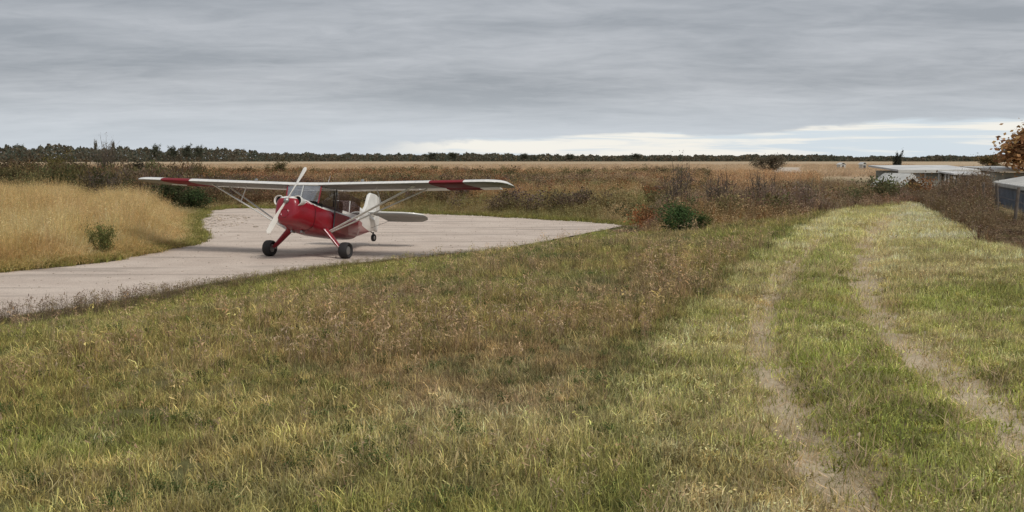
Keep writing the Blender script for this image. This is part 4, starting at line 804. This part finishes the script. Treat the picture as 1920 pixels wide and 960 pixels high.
# cabin: pillars, windscreen, side windows, seats
CW = .172
def wide(q): return (q[0], q[1] + math.copysign(CW * float(np.interp(q[0], [.0, .5], [1, .33])), q[1]) if abs(q[1]) > .01 else q[1], q[2])
def pillar(p0, p1, w_=.05, t_=.035, m=RED): return part('cabin_post', *bar(wide(p0), wide(p1), w_, w_, t_, t_), m)
part('instrument_panel', *loft([sect(.22, .36, .95, 1.2, 5, 16), sect(.26, .36, .95, 1.2, 5, 16)]), BLACK)
for s in (-1, 1):
    pillar((.46, s * .40, 1.13), (.40, s * .41, 1.595), .045); pillar((-.34, s * .425, 1.11), (-.34, s * .425, 1.595), .085, .05); pillar((-1.0, s * .425, 1.11), (-1.0, s * .425, 1.595), .05, .04); pillar((-1.66, s * .41, 1.12), (-1.66, s * .41, 1.595), .08, .05)
    def pane(name, pts, m): return part(name, [wide((p[0], s * p[1], p[2])) for p in pts] + [wide((p[0], s * (p[1] - .006), p[2])) for p in pts], [(0, 1, 2, 3), (7, 6, 5, 4), (0, 4, 5, 1), (1, 5, 6, 2), (2, 6, 7, 3), (3, 7, 4, 0)], m, False)
    pane('side_window', [(.43, .40, 1.14), (-.30, .425, 1.12), (-.30, .425, 1.585), (.38, .41, 1.585)], GLASS); pane('side_window', [(-.38, .425, 1.12), (-.97, .425, 1.12), (-.97, .425, 1.585), (-.38, .425, 1.585)], SGLASS); pane('side_window', [(-1.03, .425, 1.12), (-1.62, .412, 1.13), (-1.62, .412, 1.575), (-1.03, .425, 1.585)], SGLASS)
    d0 = [(-.22, 1.0), (-.22, .50), (-.98, .50), (-.98, 1.0)]
    part('door', [wide((x_, s * .446, z_)) for x_, z_ in d0] + [wide((x_, s * .42, z_)) for x_, z_ in d0], [(0, 1, 2, 3), (0, 4, 5, 1), (1, 5, 6, 2), (2, 6, 7, 3), (3, 7, 4, 0)], RED, False)
    part('door_post', *bar(wide((-.19, s * .437, .46)), wide((-.19, s * .44, 1.595)), .06, .05, .022, .022), TRIM)
    part('door_handle', *bar(wide((-.84, s * .452, .9)), wide((-.96, s * .452, .9)), .02, .02, .02, .02), METAL)
    part('seat', *loft([sect(-.42 + 0, .17, .95, 1.0, 4, 16)] + [[(p[0], p[1], p[2]) for p in sect(-.45, .19, 1.0, 1.38, 5, 16)], sect(-.55, .19, 1.0, 1.40, 5, 16)]), SEAT).location = OFF + Vector((-.25, s * .24, 0))
n_ = 10; V = []; 
for k in range(n_ + 1):
    u = k / n_ * 2 - 1; V += [(.46 + .10 * (1 - u * u), u * .395, 1.165 + .03 * (1 - u * u)), (.41 + .03 * (1 - u * u), u * .405, 1.60)]
V = [wide(p) if abs(p[1]) > .39 else (p[0], p[1] * (1.14 if k_ % 2 == 0 else 1.2), p[2]) for k_, p in enumerate(V)]
V2 = [(p[0] - .008, p[1], p[2] - .004) for p in V]; Fs = [(2 * k, 2 * k + 2, 2 * k + 3, 2 * k + 1) for k in range(n_)]
part('windscreen', V + V2, Fs + [tuple(i_ + len(V) for i_ in f[::-1]) for f in Fs], GLASS)
part('windscreen_post', *bar((.57, 0, 1.19), (.45, 0, 1.60), .03, .03, .02, .02), SILVER)
# tail
def flat(name, P, th, axis, m, bev=.35, label=None):
    """thin surface from an outline in the x-z plane (axis y) or x-y plane (axis z), with a thinned rim"""
    c = np.mean(np.array(P), 0); V = []; k = len(P)
    for f_, t_ in ((1, .0), (.93, .5), ):
        for sg_ in (1, -1):
            for p in P: q = c + (np.array(p) - c) * f_; V.append((q[0], sg_ * t_ * th + (0 if axis == 'y' else 0), q[1]) if axis == 'y' else (q[0], q[1], sg_ * t_ * th))
    Fs = []
    for a, b in ((0, 2 * k), (k, 3 * k)):
        for q in range(k): Fs.append((a + q, a + (q + 1) % k, b + (q + 1) % k, b + q))
    Fs += [tuple(2 * k + q for q in range(k)), tuple(3 * k + q for q in range(k))[::-1]]
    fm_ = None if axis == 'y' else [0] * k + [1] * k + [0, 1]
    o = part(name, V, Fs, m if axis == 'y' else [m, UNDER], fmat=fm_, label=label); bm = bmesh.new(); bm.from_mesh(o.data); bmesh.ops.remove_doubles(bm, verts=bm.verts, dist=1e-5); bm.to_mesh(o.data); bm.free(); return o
flat('fin', [(-3.35, 1.40), (-3.62, 1.62), (-3.80, 1.98), (-3.92, 2.05), (-4.42, 2.06), (-4.42, 1.40)], .10, 'y', CREAM)
rdr = flat('rudder', [(0, 1.0), (0, 2.06), (-.28, 2.05), (-.40, 1.95), (-.46, 1.7), (-.50, 1.3), (-.40, 1.0)], .07, 'y', CREAM); rdr.location = OFF + Vector((short(-4.44), 0, 0)); rdr.rotation_euler.z = R(12)
for s in (-1, 1):
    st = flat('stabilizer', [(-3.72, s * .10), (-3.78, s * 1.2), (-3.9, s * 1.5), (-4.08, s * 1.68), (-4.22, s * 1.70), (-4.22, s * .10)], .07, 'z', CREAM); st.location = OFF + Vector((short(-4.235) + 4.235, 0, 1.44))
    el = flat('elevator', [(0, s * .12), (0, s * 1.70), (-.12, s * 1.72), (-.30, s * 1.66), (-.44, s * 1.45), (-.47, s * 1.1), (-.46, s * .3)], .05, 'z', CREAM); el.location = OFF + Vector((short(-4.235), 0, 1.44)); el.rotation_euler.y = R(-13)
    part('tail_brace', *bar((-4.0, s * .06, 1.02), (-4.05, s * 1.1, 1.42), .02, .02, .012, .012), METAL)
# landing gear
def wheel(c, rad, wid, name='wheel'):
    V, Fs = lathe([(-wid / 2 * .55, rad * .55), (-wid / 2 * .95, rad * .74), (-wid / 2, rad * .86), (-wid / 2 * .7, rad * .97), (0, rad), (wid / 2 * .7, rad * .97), (wid / 2, rad * .86), (wid / 2 * .95, rad * .74), (wid / 2 * .55, rad * .55)], 'y', (0, 0, 0), 28)
    o = part(name, V, Fs, TYRE); o.location = OFF + Vector(c)
    V, Fs = lathe([(-wid / 2 * .8, rad * .12), (-wid / 2 * .7, rad * .5), (wid / 2 * .7, rad * .5), (wid / 2 * .8, rad * .12)], 'y', (0, 0, 0), 20); part('rim', V, Fs, METAL, parent=o); return o
for s in (-1, 1):
    wheel((0, s * 1.11, -.008), .212, .235)
    part('gear_leg', *bar((.03, s * .52, .50), (0, s * .98, .02), .27, .15, .13, .085, (0, 0, 1)), RED)
    part('axle', *bar((0, s * .92, 0), (0, s * 1.10, 0), .05, .05, .05, .05), METAL)
part('belly_step', *bar((-.1, .38, .52), (-.25, .5, .33), .02, .02, .02, .02), METAL)
part('tail_spring', *bar((-4.1, 0, .98), (-4.52, 0, .90), .06, .04, .02, .02), METAL); part('tail_fork', *bar((-4.48, 0, .95), (-4.56, 0, .83), .05, .03, .05, .05), TRIM)
wheel((short(-4.55), 0, .80), .11, .085, 'tail_wheel')
